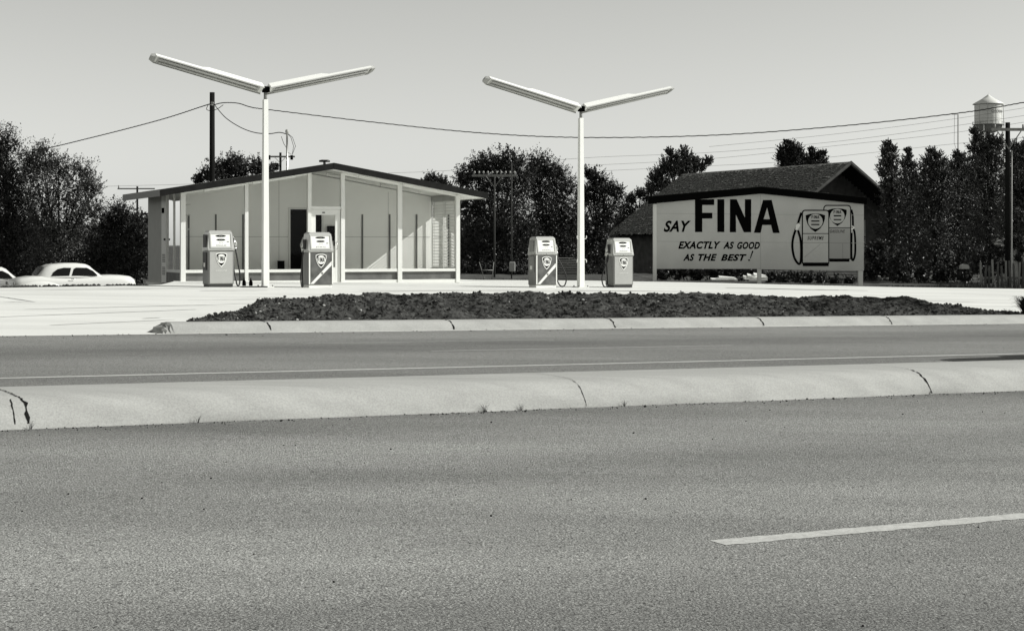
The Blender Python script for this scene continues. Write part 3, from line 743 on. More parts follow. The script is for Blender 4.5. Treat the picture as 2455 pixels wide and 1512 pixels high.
def make_pump(kind, side, xd, yd, Y, label, body_text):
    X = (xd - CX) / F * Y
    r = thing('fuel_pump', label, 'fuel pump', (X, Y, gz(X) + .002), TH, 'fuel pumps on the forecourt')
    w2, d2 = .33, .22
    mb = MB(); mb.box(-w2 + .02, w2 - .02, -d2 + .02, d2 - .02, 0, .07); mb.build('plinth', 'dark' if kind == 'regular' else 'white', r)
    mb = MB(); mb.box(-w2, w2, -d2, d2, .07, .90, .012); mb.build('cabinet', 'pumpside', r)
    mb = MB(); mb.box(-w2 + .035, w2 - .035, -d2 - .008, -d2 + .001, .095, .875, .003)
    fp = mb.build('front_panel', 'pumpgrey' if kind == 'regular' else 'pumpdark', r)
    yF = -d2 - .009
    if kind == 'ethyl':
        for s_ in (-1, 1):
            mb = MB(); mb.box(s_ * (w2 - .018) - .016, s_ * (w2 - .018) + .016, -d2 - .016, -d2 - .0005, .09, .885); mb.build('corner_trim', 'white', r)
        mb = MB(); t0, t1 = (-w2 + .04, .10), (w2 - .04, .62)
        mb.prism([(t0[0], t0[1]), (t0[0] + .09, t0[1]), (t1[0], t1[1] - .055), (t1[0], t1[1] + .055)], yF - .002, yF)
        mb.build('diagonal_band', 'white', fp)
        mb = MB(); mb.prism(shield(.03, .395, .06, .07), yF - .005, yF - .003); mb.build('band_emblem', 'midgrey', fp)
    # middle band
    mb = MB(); mb.box(-w2 - .012, w2 + .012, -d2 - .02, d2 + .01, .90, .94, .008); mb.build('middle_band', 'chrome', r)
    mb = MB(); mb.tube([(0, -d2 - .022, .92), (0, -d2 - .034, .92)], .014, 10); mb.build('lock', 'chrome', r)
    # head, slightly narrower and leaning back towards its top
    def ring(z, wx, yf, yb): return [(-wx, yf, z), (wx, yf, z), (wx, yb, z), (-wx, yb, z)]
    mb = MB(); A = ring(.94, w2 + .01, -d2 - .012, d2); B = ring(1.355, w2 - .03, -d2 + .055, d2 - .05); C = ring(1.40, w2 - .07, -d2 + .10, d2 - .09)
    mb.add(A + B + C, [(0, 3, 2, 1), (8, 9, 10, 11)] + [(k + i, k + (i + 1) % 4, k + 4 + (i + 1) % 4, k + 4 + i) for k in (0, 4) for i in range(4)])
    hd = mb.build('head', 'headgrey', r)
    sl_ = (.067) / .415
    def hf(x, z, o=0): return (x, -d2 - .012 + (z - .94) * sl_ - o, z)
    def hp(poly, o0, name, m, par):
        loops = [[Vector((p[0], p[1], 0)) for p in poly]]; tr_ = tessellate_polygon(loops); mb = MB()
        fs_ = []
        for a, b, c in tr_:
            if (loops[0][b] - loops[0][a]).cross(loops[0][c] - loops[0][a]).z < 0: a, c = c, a
            fs_.append((a, b, c))
        N = len(poly)
        mb.add([hf(p[0], p[1], o0) for p in poly] + [hf(p[0], p[1], o0 - .003) for p in poly], fs_ + [(i, i + N, (i + 1) % N + N, (i + 1) % N) for i in range(N)])
        return mb.build(name, m, par)
    # frame round the dial
    mb = MB()
    fx, z0, z1, fw = .285, .965, 1.345, .03
    for (a, b, c, d) in ((-fx, fx, z0, z0 + fw), (-fx, fx, z1 - fw, z1), (-fx, -fx + fw, z0 + fw, z1 - fw), (fx - fw, fx, z0 + fw, z1 - fw)):
        mb.hexa([hf(a, c, .016), hf(b, c, .016), hf(b, c, -.002), hf(a, c, -.002), hf(a, d, .016), hf(b, d, .016), hf(b, d, -.002), hf(a, d, -.002)])
    mb.build('dial_frame', 'headgrey', hd)
    df = hp([(-.253, .997), (.253, .997), (.253, 1.313), (-.253, 1.313)], .003, 'dial_face', 'white', hd)
    hp(ellipse(0, 1.265, .135, .026), .006, 'amount_window', 'black', hd); hp(ellipse(0, 1.17, .115, .024), .006, 'volume_window', 'black', hd)
    hp([(.15, 1.115), (.205, 1.115), (.205, 1.13), (.15, 1.13)], .006, 'price_window', 'dark', hd)
    text_mesh('2.00', (-.05, .04, 1.257, 1.275), 0, 'softgrey', hd, 'dial_digits', mapf=lambda x, z: hf(x, z, .008))
    text_mesh('6.45', (-.045, .035, 1.162, 1.18), 0, 'softgrey', hd, 'dial_digits', mapf=lambda x, z: hf(x, z, .008))
    text_mesh('31.9', (-.05, .05, 1.09, 1.112), 0, 'midgrey', hd, 'price_digits', mapf=lambda x, z: hf(x, z, .006))
    text_mesh('REGULAR' if kind == 'regular' else 'ETHYL', (-.13, .13, 1.015, 1.048), 0, 'dark', hd, 'grade_lettering', shear=.3, spacing=1.3, mapf=lambda x, z: hf(x, z, .006))
    # badge
    sc_ = .30 if kind == 'regular' else .27
    wd_, ht_ = .295, .36
    mb = MB(); mb.prism(shield(0, .855, wd_, ht_), yF - .006, yF - .001); bd = mb.build('badge', 'white', fp)
    mb = MB(); mb.prism(shield(0, .835, wd_ * .86, ht_ * .86), yF - .009, yF - .0065); mb.build('badge_field', 'black', bd)
    mb = MB(); mb.prism(ellipse(0, .705, .112, .112), yF - .012, yF - .0095); mb.build('badge_disc', 'white', bd)
    fina(-.094, .094, .65, .762, yF - .0145, bd)
    if kind == 'regular':
        text_mesh('GASOLINE', (-.15, .15, .395, .432), yF - .002, 'offwhite', fp, 'panel_lettering', shear=.35, bold=.01)
    # side fittings: nozzle boot, nozzle, hose
    s_ = side
    mb = MB(); mb.box(min(s_ * w2, s_ * (w2 + .05)), max(s_ * w2, s_ * (w2 + .05)), -.06, .12, .97, 1.22, .01); mb.build('nozzle_boot', 'dark', r)
    nx = s_ * (w2 + .085)
    mb = MB(); mb.tube([(nx, .0, 1.20), (nx, -.01, 1.10), (nx + s_ * .02, -.03, 1.0)], .024, 8); mb.tube([(nx + s_ * .02, -.03, 1.0), (nx + s_ * .01, -.07, .93)], .03, 8)
    mb.tube([(nx, 0, 1.20), (nx - s_ * .03, .03, 1.27)], .011, 6)
    mb.tube([(nx + s_ * .03, -.01, 1.15), (nx + s_ * .06, -.02, 1.07), (nx + s_ * .03, -.04, .96)], .006, 5)
    mb.build('nozzle', 'chrome', r)
    wide = .42 if kind == 'wide' else (.10 if xd < 1000 else .26)
    path = []
    base = [(nx + s_ * .01, -.07, .93), (nx + s_ * .03, -.10, .78), (nx + s_ * wide * .6, -.13, .55), (nx + s_ * wide, -.15, .28), (nx + s_ * wide * .8, -.15, .06), (nx + s_ * wide * .35, -.13, .04), (nx + s_ * .02, -.06, .20), (nx - s_ * .01, .02, .50), (nx - s_ * .03, .05, .80), (nx - s_ * .06, .06, .88)]
    base = [Vector(b) for b in base]
    for i in range(len(base) - 1):
        p0 = base[max(i - 1, 0)]; p1 = base[i]; p2 = base[i + 1]; p3 = base[min(i + 2, len(base) - 1)]
        for k in range(5):
            t = k / 5.0
            path.append(0.5 * ((2 * p1) + (-p0 + p2) * t + (2 * p0 - 5 * p1 + 4 * p2 - p3) * t * t + (-p0 + 3 * p1 - 3 * p2 + p3) * t ** 3))
    path.append(base[-1])
    mb = MB(); mb.tube(path, .019, 8); mb.build('hose', 'rubber', r)
    # other side: meter cover
    o_ = -side
    mb = MB(); a, b = sorted((o_ * w2, o_ * (w2 + .025))); mb.box(a, b, -.12, .14, .42, .86, .008); mb.box(a, b, -.10, .12, .98, 1.30, .008); mb.build('side_cover', 'dark' if side > 0 and xd < 1000 else 'midgrey', r)
    mb = MB(); a, b = sorted((o_ * (w2 + .026), o_ * (w2 + .032))); mb.box(a, b, -.05, .06, .5, .6); mb.build('side_label', 'offwhite', r)
    return r
make_pump('regular', 1, 523, 690, 42.0, 'grey fronted regular grade fuel pump at far left, beside the nearer light pole', '')
make_pump('ethyl', -1, 761, 690, 42.9, 'dark fronted fuel pump with a diagonal white band, in front of the station door', '')
make_pump('ethyl', 1, 1300, 688, 46.5, 'steel fronted fuel pump with a diagonal band, left of the farther light pole', '')
make_pump('regular', -1, 1484, 688, 48.0, 'grey fronted regular grade fuel pump at far right, beside the farther light pole', '')

# ------------------------------------------------------------------ butterfly light poles
def make_lamp(xd, Y, ztop, label, hooks, AL=3.0):
    X = (xd - CX) / F * Y; g0 = gz(X) + .002
    r = thing('light_pole', label, 'light pole', (X, Y, g0), TH, 'forecourt light poles')
    H = ztop - g0
    mb = MB(); a, b = .078, .056; zt = H - .30
    mb.hexa([(-a, -a, .02), (a, -a, .02), (a, a, .02), (-a, a, .02), (-b, -b, zt), (b, -b, zt), (b, b, zt), (-b, b, zt)]); mb.build('pole', 'white', r)
    mb = MB(); mb.box(-.17, .17, -.17, .17, 0, .019); mb.build('base_plate', 'white', r)
    for sx in (-1, 1):
        for sy in (-1, 1):
            mb = MB(); mb.tube([(sx * .14, sy * .14, .0195), (sx * .14, sy * .14, .06)], .018, 6); mb.build('bolt', 'midgrey', r)
    mb = MB(); mb.tube([(0, 0, zt), (0, 0, H - .1)], .042, 10); mb.build('neck', 'midgrey', r)
    mb = MB(); mb.box(-.07, .10, -.07, .07, H - .12, H + .03, .01); mb.build('junction_box', 'black', r)
    for s_ in (-1, 1):
        L_ = AL; rise = .225
        RO = R(24)
        def ap(t, y, h): return Vector((s_ * (.09 + t * (L_ - .09)), y * math.cos(RO) + h * math.sin(RO), H - .02 + rise * L_ * t - y * math.sin(RO) + h * math.cos(RO)))
        mb = MB(); hw = .165
        # shallow trough: closed tapered shell
        for (t0, t1) in ((0.0, .985),):
            mb.hexa([ap(t0, -hw, -.05), ap(t1, -hw * .95, -.05), ap(t1, hw * .95, -.05), ap(t0, hw, -.05), ap(t0, -hw * .8, .03), ap(t1, -hw * .75, .02), ap(t1, hw * .75, .02), ap(t0, hw * .8, .03)] if s_ > 0 else
                    [ap(t1, -hw * .95, -.05), ap(t0, -hw, -.05), ap(t0, hw, -.05), ap(t1, hw * .95, -.05), ap(t1, -hw * .75, .02), ap(t0, -hw * .8, .03), ap(t0, hw * .8, .03), ap(t1, hw * .75, .02)])
        arm = mb.build('lamp_arm', 'white', r)
        mb = MB(); q = [ap(0.0, -.10, .031), ap(.58, -.10, .028), ap(.58, .10, .028), ap(0.0, .10, .031), ap(0.0, -.07, .115), ap(.50, -.07, .11), ap(.50, .07, .11), ap(0.0, .07, .115)]
        if s_ < 0: q = [q[1], q[0], q[3], q[2], q[5], q[4], q[7], q[6]]
        mb.hexa(q); mb.build('ballast_housing', 'white', arm)
        mb = MB(); q = [ap(.03, -hw * .86, -.056), ap(.965, -hw * .82, -.056), ap(.965, hw * .82, -.056), ap(.03, hw * .86, -.056)]
        mb.add(q, [(0, 1, 2, 3) if s_ < 0 else (3, 2, 1, 0)]); mb.build('reflector', 'reflector', arm)
        for k in (-1, 1):
            mb = MB(); mb.tube([ap(.05, k * .075, -.084), ap(.95, k * .073, -.084)], .026, 10); mb.build('tube', 'tubes', arm)
        mb = MB()
        for k in (-1, 1):
            mb.hexa([ap(.0, k * hw - .006, -.085), ap(.985, k * hw * .95 - .006, -.085), ap(.985, k * hw * .95 + .006, -.085), ap(.0, k * hw + .006, -.085), ap(.0, k * hw - .006, -.051), ap(.985, k * hw * .95 - .006, -.051), ap(.985, k * hw * .95 + .006, -.051), ap(.0, k * hw + .006, -.051)])
        mb.build('rim', 'softgrey', arm)
        mb = MB(); q = [ap(.986, -hw * .95, -.09), ap(1.03, -hw * .6, -.06), ap(1.03, hw * .6, -.06), ap(.986, hw * .95, -.09), ap(.986, -hw * .75, .025), ap(1.02, -hw * .5, .01), ap(1.02, hw * .5, .01), ap(.986, hw * .75, .025)]
        if s_ < 0: q = [q[1], q[0], q[3], q[2], q[5], q[4], q[7], q[6]]
        mb.hexa(q); mb.build('end_cap', 'softgrey', arm)
    if hooks:
        for z, up in ((1.36, 1), (.78, -1)):
            for s_ in (-1, 1):
                mb = MB(); mb.tube([(s_ * .06, -.02, z), (s_ * .13, -.04, z - .005 * up), (s_ * .155, -.05, z + .03 * up), (s_ * .15, -.05, z + .085 * up)], .011, 6); mb.build('hose_hook', 'white', r)
    return r
make_lamp(636, 42.4, 5.10, 'nearer white forecourt light pole with two winged lamps, between the left pair of pumps', False, 2.89)
make_lamp(1392, 47.2, 5.0, 'farther white light pole with winged lamps and hose hooks, between the right pumps', True)
# small things at the foot of the left pole
q = on_ground(610, 689)
mb = MB(); mb.box(-.33, .3, -.12, .12, 0, .03); o = mb.build('floor_plate', 'dark'); o.location = q; o.rotation_euler = (0, 0, TH); tag(o, 'flat dark plate lying between the left pump and the light pole foot', 'plate')
for i, (xd, lb) in enumerate(((585, 'dark bottle shaped can standing left on the flat plate'), (601, 'dark bottle shaped can standing right on the flat plate'))):
    q = on_ground(xd, 688.3); mb = MB(); mb.lathe([(0, 0), (.045, 0), (.05, .03), (.045, .11), (.018, .15), (.015, .2), (0, .2)], n=12); o = mb.build('oil_can', 'black'); o.location = (q.x, q.y, q.z + .033); tag(o, lb, 'can', 'cans by the left pump')

# ------------------------------------------------------------------ roadside board
SYd = 58.5; ssc = F / SYd
def S6(x, y):     # coordinates of a close view of the board -> x, z in the plane of the board
    xd = x / 4.0154 + 1518.6; yd = y / 4.0154 + 340.2
    return ((xd - CX) / ssc, CAMZ + (HY - yd) / ssc)
def S8(x, y):
    xd = x / 8.2976 + 1852.6; yd = y / 8.2976 + 473.8
    return ((xd - CX) / ssc, CAMZ + (HY - yd) / ssc)
sg = thing('billboard', 'wide painted advertising board with a dark gabled cap, two painted pumps and black lettering', 'billboard', (0, 0, 0))
def off(ptz): return ptz
gc = S6(1200, 1330)
sg.location = (gc[0], SYd, gz(gc[0]) - .05)
LO = Vector(sg.location)
def T(p): return (p[0] - LO.x, p[1] - LO.z)
for k, pl in enumerate(([(222, 560), (1219, 470), (1219, 1222), (222, 1222)], [(1223, 470), (2215, 560), (2215, 1240), (1223, 1226)])):
    # cap hides the top edge
    mb = MB(); mb.prism([T(S6(*p)) for p in pl], 0, .05); mb.build('board_panel', 'signwhite', sg)
mb = MB()
for (y0, y1) in ((690, 706), (957, 975)):
    a, b = T(S6(224, y0)), T(S6(2213, y1)); mb.stroke([a, b], .014, -.003, -.0005)
a, b = T(S6(1221, 500)), T(S6(1221, 1224)); mb.stroke([a, b], .018, -.0035, -.0005)
mb.build('panel_seam', 'softgrey', sg)
# cap
for pl, nm in (([(142, 598), (1225, 500), (1225, 437), (142, 530)], 'cap'), ([(1225, 500), (2235, 602), (2235, 540), (1225, 437)], 'cap')):
    mb = MB(); mb.prism([T(S6(*p)) for p in pl], -.16, .22); c_ = mb.build(nm, 'black', sg)
    pl2 = [pl[2], pl[3]]
    a, b = T(S6(*pl[2])), T(S6(*pl[3])); mb = MB(); mb.hexa([(min(a[0], b[0]), -.17, (a if a[0] < b[0] else b)[1] + .002), (max(a[0], b[0]), -.17, (b if a[0] < b[0] else a)[1] + .002), (max(a[0], b[0]), .23, (b if a[0] < b[0] else a)[1] + .002), (min(a[0], b[0]), .23, (a if a[0] < b[0] else b)[1] + .002),
                                                         (min(a[0], b[0]), -.17, (a if a[0] < b[0] else b)[1] + .02), (max(a[0], b[0]), -.17, (b if a[0] < b[0] else a)[1] + .02), (max(a[0], b[0]), .23, (b if a[0] < b[0] else a)[1] + .02), (min(a[0], b[0]), .23, (a if a[0] < b[0] else b)[1] + .02)])
    mb.build('cap_flashing', 'fascia', c_)
for (x0, x1, yb_) in ((188, 221, 1325), (1195, 1232, 1352), (2168, 2210, 1380)):
    a = T(S6(x0, yb_)); b = T(S6(x1, 1150 if x0 > 1000 else 598))
    mb = MB(); mb.box(a[0], b[0], .052 if x0 > 1000 else -.01, .21, a[1] - .3, b[1]); mb.build('sign_post', 'offwhite', sg)
def letter(polys, holes=()):
    mb = MB(); mb.prism([T(S6(*p)) for p in polys], -.006, -.0008, [[T(S6(*p)) for p in h] for h in holes]); return mb
letter([(590, 868), (590, 555), (775, 553), (775, 608), (660, 608), (660, 683), (757, 683), (757, 738), (660, 738), (660, 868)]).build('letter', 'black', sg)
letter([(805, 868), (805, 553), (872, 553), (872, 868)]).build('letter', 'black', sg)
letter([(925, 870), (927, 553), (990, 553), (1070, 730), (1070, 553), (1131, 553), (1130, 870), (1060, 870), (983, 700), (985, 870)]).build('letter', 'black', sg)
letter([(1157, 875), (1245, 560), (1328, 560), (1405, 877), (1340, 877), (1322, 800), (1238, 800), (1222, 875)], [[(1250, 745), (1284, 632), (1311, 745)]]).build('letter', 'black', sg)
def stext(body, x0, x1, y0, y1, f=S6, bold=.03, shear=.32, m='black', y=-.004, name='lettering', sp=1.0):
    a = T(f(x0, y1)); b = T(f(x1, y0)); return text_mesh(body, (a[0], b[0], a[1], b[1]), y, m, sg, name, bold=bold, shear=shear, spacing=sp)
stext('SAY', 288, 550, 758, 868, bold=.036, sp=1.08)
stext('EXACTLY', 428, 838, 957, 1030, bold=.045, sp=1.1); stext('AS', 860, 965, 960, 1030, bold=.045, sp=1.1); stext('GOOD', 995, 1215, 962, 1032, bold=.045, sp=1.1)
stext('AS', 474, 585, 1078, 1145, bold=.045, sp=1.1); stext('THE', 620, 802, 1078, 1145, bold=.045, sp=1.1); stext('BEST', 838, 1088, 1080, 1146, bold=.045, sp=1.1)
mb = MB(); mb.prism([T(S6(*p)) for p in ((1118, 1120), (1140, 1047), (1153, 1050), (1126, 1122))], -.005, -.001); mb.prism([T(S6(*p)) for p in ellipse(1110, 1138, 10, 8, 12)][::-1], -.005, -.001); mb.build('lettering', 'black', sg)
# two painted pumps
def rrect(x0, y0, x1, y1, r, n=5, bottom=False):
    pts = []
    cs = [(x0 + r, y0 + r, 180, 270), (x1 - r, y0 + r, 270, 360)]
    for cx, cy, a0, a1 in cs:
        for i in range(n + 1):
            t = R(a0 + (a1 - a0) * i / n); pts.append((cx + r * math.cos(t), cy + r * math.sin(t)))
    pts += [(x1, y1), (x0, y1)]
    return pts
def pp(poly, m, lay, name='painted_pump'):
    mb = MB(); q = [T(S8(*p)) for p in poly]; mb.prism(q, -.002 - .0022 * lay, -.001 - .0022 * lay); return mb.build(name, m, sg)
def ps(pts, wpx, m, lay, name='painted_hose'):
    # smooth
    P2 = [Vector((p[0], p[1])) for p in pts]; o = []
    for i in range(len(P2) - 1):
        p0 = P2[max(i - 1, 0)]; p1 = P2[i]; p2 = P2[i + 1]; p3 = P2[min(i + 2, len(P2) - 1)]
        for k in range(5):
            t = k / 5.; o.append(0.5 * ((2 * p1) + (-p0 + p2) * t + (2 * p0 - 5 * p1 + 4 * p2 - p3) * t * t + (-p0 + 3 * p1 - 3 * p2 + p3) * t ** 3))
    o.append(P2[-1])
    mb = MB(); mb.stroke([T(S8(*p)) for p in o], wpx / 8.2976 / ssc, -.002 - .0022 * lay, -.001 - .0022 * lay); return mb.build(name, m, sg)
def shield8(cx, ct, wd, ht):
    return [(p[0], p[1]) for p in shield(cx, 0, wd, ht)] and [(p[0], ct - p[1]) for p in shield(cx, 0, wd, ht)]
ps([(1555, 240), (1580, 330), (1588, 460), (1592, 600), (1622, 700), (1635, 900), (1630, 1130), (1590, 1245), (1560, 1180), (1558, 950), (1562, 700)], 40, 'black', 0)
pp(rrect(1000, 145, 1552, 1225, 70), 'black', 1)
pp(rrect(1020, 168, 1532, 592, 52), 'signwhite', 2)
pp([(1022, 606), (1532, 606), (1532, 1212), (1022, 1212)], 'softgrey', 2)
pp([(1120, 1215), (1520, 1215), (1520, 1275), (1120, 1275)], 'black', 0)
pp(shield8(1280, 215, 370, 350), 'black', 3, 'painted_badge'); pp(ellipse(1277, 370, 145, 145), 'signwhite', 4, 'painted_badge')
ps([(1205, 362), (1355, 362)], 26, 'black', 5, 'painted_bar'); ps([(1205, 438), (1355, 438)], 24, 'black', 5, 'painted_bar')
a = T(S8(1203, 316)); b = T(S8(1357, 256)); fina(a[0], b[0], a[1], b[1], -.0145, sg, 'lettering')
stext('GASOLINE', 1130, 1430, 638, 700, S8, .012, .3, y=-.0075, sp=1.15)
ps([(1120, 903), (1532, 906)], 8, 'midgrey', 3, 'painted_bar'); ps([(1385, 910), (1386, 1210)], 8, 'midgrey', 3, 'painted_bar')
pp([(1550, 560), (1590, 560), (1632, 600), (1560, 650), (1550, 620), (1590, 595)], 'white', 4, 'painted_nozzle')
ps([(562, 300), (530, 400), (495, 520), (445, 650), (395, 820), (385, 1000), (425, 1200), (505, 1315), (550, 1270), (560, 1050), (545, 830), (495, 650)], 44, 'black', 3)
pp(rrect(572, 243, 1115, 1312, 62), 'black', 6)
pp(rrect(594, 266, 1096, 708, 44), 'signwhite', 7); pp([(594, 722), (1096, 722), (1096, 1290), (594, 1290)], 'signwhite', 7)
pp([(590, 1300), (1105, 1300), (1105, 1362), (590, 1362)], 'black', 5)
pp(shield8(840, 318, 385, 368), 'black', 8, 'painted_badge'); pp(ellipse(840, 473, 146, 148), 'signwhite', 9, 'painted_badge')
ps([(757, 467), (920, 467)], 26, 'black', 10, 'painted_bar'); ps([(757, 536), (920, 536)], 26, 'black', 10, 'painted_bar')
ps([(596, 896), (1094, 896)], 9, 'midgrey', 8, 'painted_bar'); ps([(625, 1185), (940, 922)], 13, 'softgrey', 8, 'painted_bar')
a = T(S8(763, 417)); b = T(S8(917, 356)); fina(a[0], b[0], a[1], b[1], -.0255, sg, 'lettering')
stext('SUPREME', 680, 1012, 766, 840, S8, .012, .35, y=-.0205, sp=1.2)
pp([(440, 640), (455, 545), (500, 505), (545, 548), (480, 650)], 'white', 5, 'painted_nozzle')

# ------------------------------------------------------------------ house behind the board
def house():
    A = P(2039, 387.5, 75.0); ridge_d = Vector((-6.12, 12.9, 0)).normalized(); side = Vector((12.9, 6.12, 0)).normalized()
    rz = math.atan2(-side.y, -side.x)  # local +x to the left-front
    Lr = 14.3; g0 = -.4
    h = thing('clapboard_house', 'old clapboard house with a worn wood shingle gable roof behind the billboard', 'house', (A.x, A.y, g0), math.atan2(side.y, side.x))
    # local x = side, local y = ridge direction (back)
    zr = A.z - g0; sl_ = .70; hw = 4.5; t = .10
    rows = 30; mb = MB()
    rr = random.Random(5)
    # shingle courses: overlapping rows with uneven edges
    for sgn in (-1, 1):
        for k in range(rows):
            x0 = hw * k / rows; x1 = hw * (k + 1) / rows + .05
            n = 90 if sgn < 0 else 12
            for j in range(n):
                y0 = Lr * j / n; y1 = Lr * (j + 1) / n - .006
                dz = rr.uniform(0, .05) + .015; j1 = rr.uniform(-.05, .05)
                za = zr - sl_ * x0 + .0; zb = zr - sl_ * (x1 + j1)
                q = [(sgn * x0, y0, za), (sgn * (x1 + j1), y0, zb + dz), (sgn * (x1 + j1), y1, zb + dz * rr.uniform(.6, 1.3)), (sgn * x0, y1, za)]
                if sgn < 0: q = q[::-1]
                q2 = [(p[0], p[1], p[2] - .03) for p in q]
                mb.add(q + q2, [(0, 1, 2, 3), (0, 4, 5, 1), (1, 5, 6, 2), (2, 6, 7, 3), (3, 7, 4, 0)])
    rf = mb.build('roof', 'shingle', h)
    mb = MB()
    for sgn in (-1, 1):
        q = [(0, -.05, zr - .09), (sgn * hw, -.05, zr - sl_ * hw - .09), (sgn * hw, 0.0, zr - sl_ * hw - .09), (0, 0.0, zr - .16), (0, -.05, zr + .03), (sgn * hw, -.05, zr - sl_ * hw + .03), (sgn * hw, 0, zr - sl_ * hw + .03), (0, 0, zr + .03)]
        if sgn < 0: q = [q[1], q[0], q[3], q[2], q[5], q[4], q[7], q[6]]
        mb.hexa(q)
    mb.build('rake_board', 'siding', rf)
    mb = MB()
    for sgn in (-1, 1):
        q = [(0, 0, zr - .10), (sgn * hw, 0, zr - sl_ * hw - .10), (sgn * hw, Lr, zr - sl_ * hw - .10), (0, Lr, zr - .10)]
        mb.add(q if sgn < 0 else q[::-1], [(0, 1, 2, 3)])
    mb.build('roof_sheathing', 'wood', rf)
    # walls with lapped boards
    wx = hw - .7; yf = 1.25; ze = zr - sl_ * wx - .12
    mb = MB(); nb = 26
    for k in range(46):
        z0 = .12 * k; z1 = z0 + .12
        if z0 > zr - .3: break
        lim = wx if z1 < ze else max(.05, (zr - .16 - z1) / sl_)
        mb.hexa([(-lim, yf - .03, z0), (lim, yf - .03, z0), (lim, yf + .02, z0), (-lim, yf + .02, z0), (-lim, yf - .008, z1), (lim, yf - .008, z1), (lim, yf + .02, z1), (-lim, yf + .02, z1)])
        if z1 < ze:
            mb.hexa([(-wx - .03, yf + .021, z0), (-wx + .0, yf + .021, z0), (-wx, Lr - .3, z0), (-wx - .03, Lr - .3, z0), (-wx - .008, yf + .021, z1), (-wx + .0, yf + .021, z1), (-wx, Lr - .3, z1), (-wx - .008, Lr - .3, z1)])
    mb.build('wall', 'siding', h)
    for (x0, x1, z0, z1) in ((.55, 1.6, 1.3, 2.6), (-1.6, -.7, 1.0, 2.4)):
        mb = MB(); mb.box(x0 - .1, x0, yf - .06, yf - .031, z0 - .1, z1 + .1); mb.box(x1, x1 + .1, yf - .06, yf - .031, z0 - .1, z1 + .1); mb.box(x0 + .001, x1 - .001, yf - .06, yf - .031, z0 - .1, z0); mb.box(x0 + .001, x1 - .001, yf - .06, yf - .031, z1, z1 + .1)
        wf = mb.build('window', 'paletrim', h)
        mb = MB(); mb.box(x0 + .001, x1 - .001, yf - .04, yf - .031, z0 + .001, z1 - .001); mb.build('pane', 'glassdark', wf)
    mb = MB(); mb.box(-1.0, -.3, yf - .05, yf - .031, zr - 1.45, zr - 1.35); mb.build('gable_ledge', 'paletrim', h)
    mb = MB()
    for k in range(3): mb.box(.9, 1.7, -.5 + .25 * k, -.2 + .25 * k, .15 + k * .18, .19 + k * .18)
    mb.build('porch_steps', 'paletrim', h)
house()

# ------------------------------------------------------------------ utility poles and wires
def zg(x, y): return float(terr(np.array([x]), np.array([y]))[0])
def pole(name, label, cat, xd, yt, Y, wpx, m='wood', group='utility poles'):
    q = P(xd, yt, Y); g0 = zg(q.x, q.y); r = thing(name, label, cat, (q.x, q.y, g0), 0, group)
    H = q.z - g0; rad = wpx / 2 / F * Y
    mb = MB(); mb.tube([(0, 0, -.2), (0, 0, H * .5), (0, 0, H)], rad * 1.15, 10, r2=rad * .92); mb.build('shaft', m, r)
    return r, H, rad
def crossarm(r, zc, x0, x1, th, m, ins=0, brace=True, dip=.5, insm='offwhite'):
    mb = MB(); mb.box(x0, x1, -th - .09, -.09, zc - th / 2, zc + th / 2); ca = mb.build('crossarm', m, r)
    if brace:
        for s_ in (-1, 1):
            mb = MB(); mb.tube([(s_ * abs(x1) * .38, -.10 - th, zc - th * .3), (0, -.12, zc - dip)], .018, 5); mb.build('brace', m, r)
    for k in range(ins):
        x = x0 + (x1 - x0) * (k + .5) / ins
        mb = MB(); mb.lathe([(.012, 0), (.012, .05), (.035, .05), (.038, .10), (.02, .13), (0, .135)], (x, -.09 - th / 2, zc + th / 2 + .001), 8); mb.build('insulator', insm, ca)
tall, TH_, rd = pole('utility_pole', 'tall dark wooden utility pole with no crossarm behind the station roof', 'utility pole', 508.5, 222, 62, 13)
mb = MB(); mb.tube([(-.12, -.18, TH_ - .45), (.12, -.18, TH_ - .5)], .02, 6); mb.tube([(.03, -.13, TH_ - .4), (.03, -.2, TH_ - .4)], .05, 8); mb.build('cable_clamp', 'softgrey', tall)
r, H, rd = pole('utility_pole', 'distant pole top with one crossarm poking above the station roof ridge side', 'utility pole', 672, 366, 120, 6)
crossarm(r, H - .30, -.98, 1.05, .11, 'palewood', 0, True, .45)
for x in (-.78, .82):
    mb = MB(); mb.tube([(x, -.15, H - .52), (x, -.15, H - .20)], .10, 10); mb.build('insulator_pot', 'black', r)
mb = MB(); mb.box(-.55, -.12, -.25, .1, H - 1.25, H - .75, .03); mb.build('transformer', 'black', r)
r, H, rd = pole('telegraph_pole', 'slim pole with a crossarm carrying ten insulators, right of the station eave', 'utility pole', 1185, 418, 66, 4.5, 'dimpole')
crossarm(r, H - .06, -.86, .87, .09, 'palewood', 10, True, .45, 'softgrey')
r, H, rd = pole('steel_post', 'thin plain post with a meter box in front of the middle trees', 'utility pole', 1226, 390, 65, 3.2, 'dimpole')
mb = MB(); mb.box(-.09, .14, -.16, -.05, .25, .62, .02); mb.build('meter_box', 'softgrey', r)
r, H, rd = pole('utility_pole', 'dark pole with a thin crossarm just above the left tip of the station roof', 'utility pole', 329, 447, 84, 5)
crossarm(r, H - .12, -.95, .9, .06, 'palewood', 0, False)
mb = MB(); mb.tube([(-.9, -.1, H - .1), (-.9, -.1, H + .05)], .03, 6); mb.build('insulator_pot', 'midgrey', r)
r, H, rd = pole('utility_pole', 'short dark pole with a hanging box beside the left end of the station', 'utility pole', 340, 504, 80, 5)
mb = MB(); mb.box(.04, .32, -.08, .0, H - .2, H - .13); mb.build('crossarm', 'wood', r)
mb = MB(); mb.tube([(.12, -.1, H - 2.6), (.12, -.1, H - 2.1)], .13, 10); mb.build('transformer', 'midgrey', r)
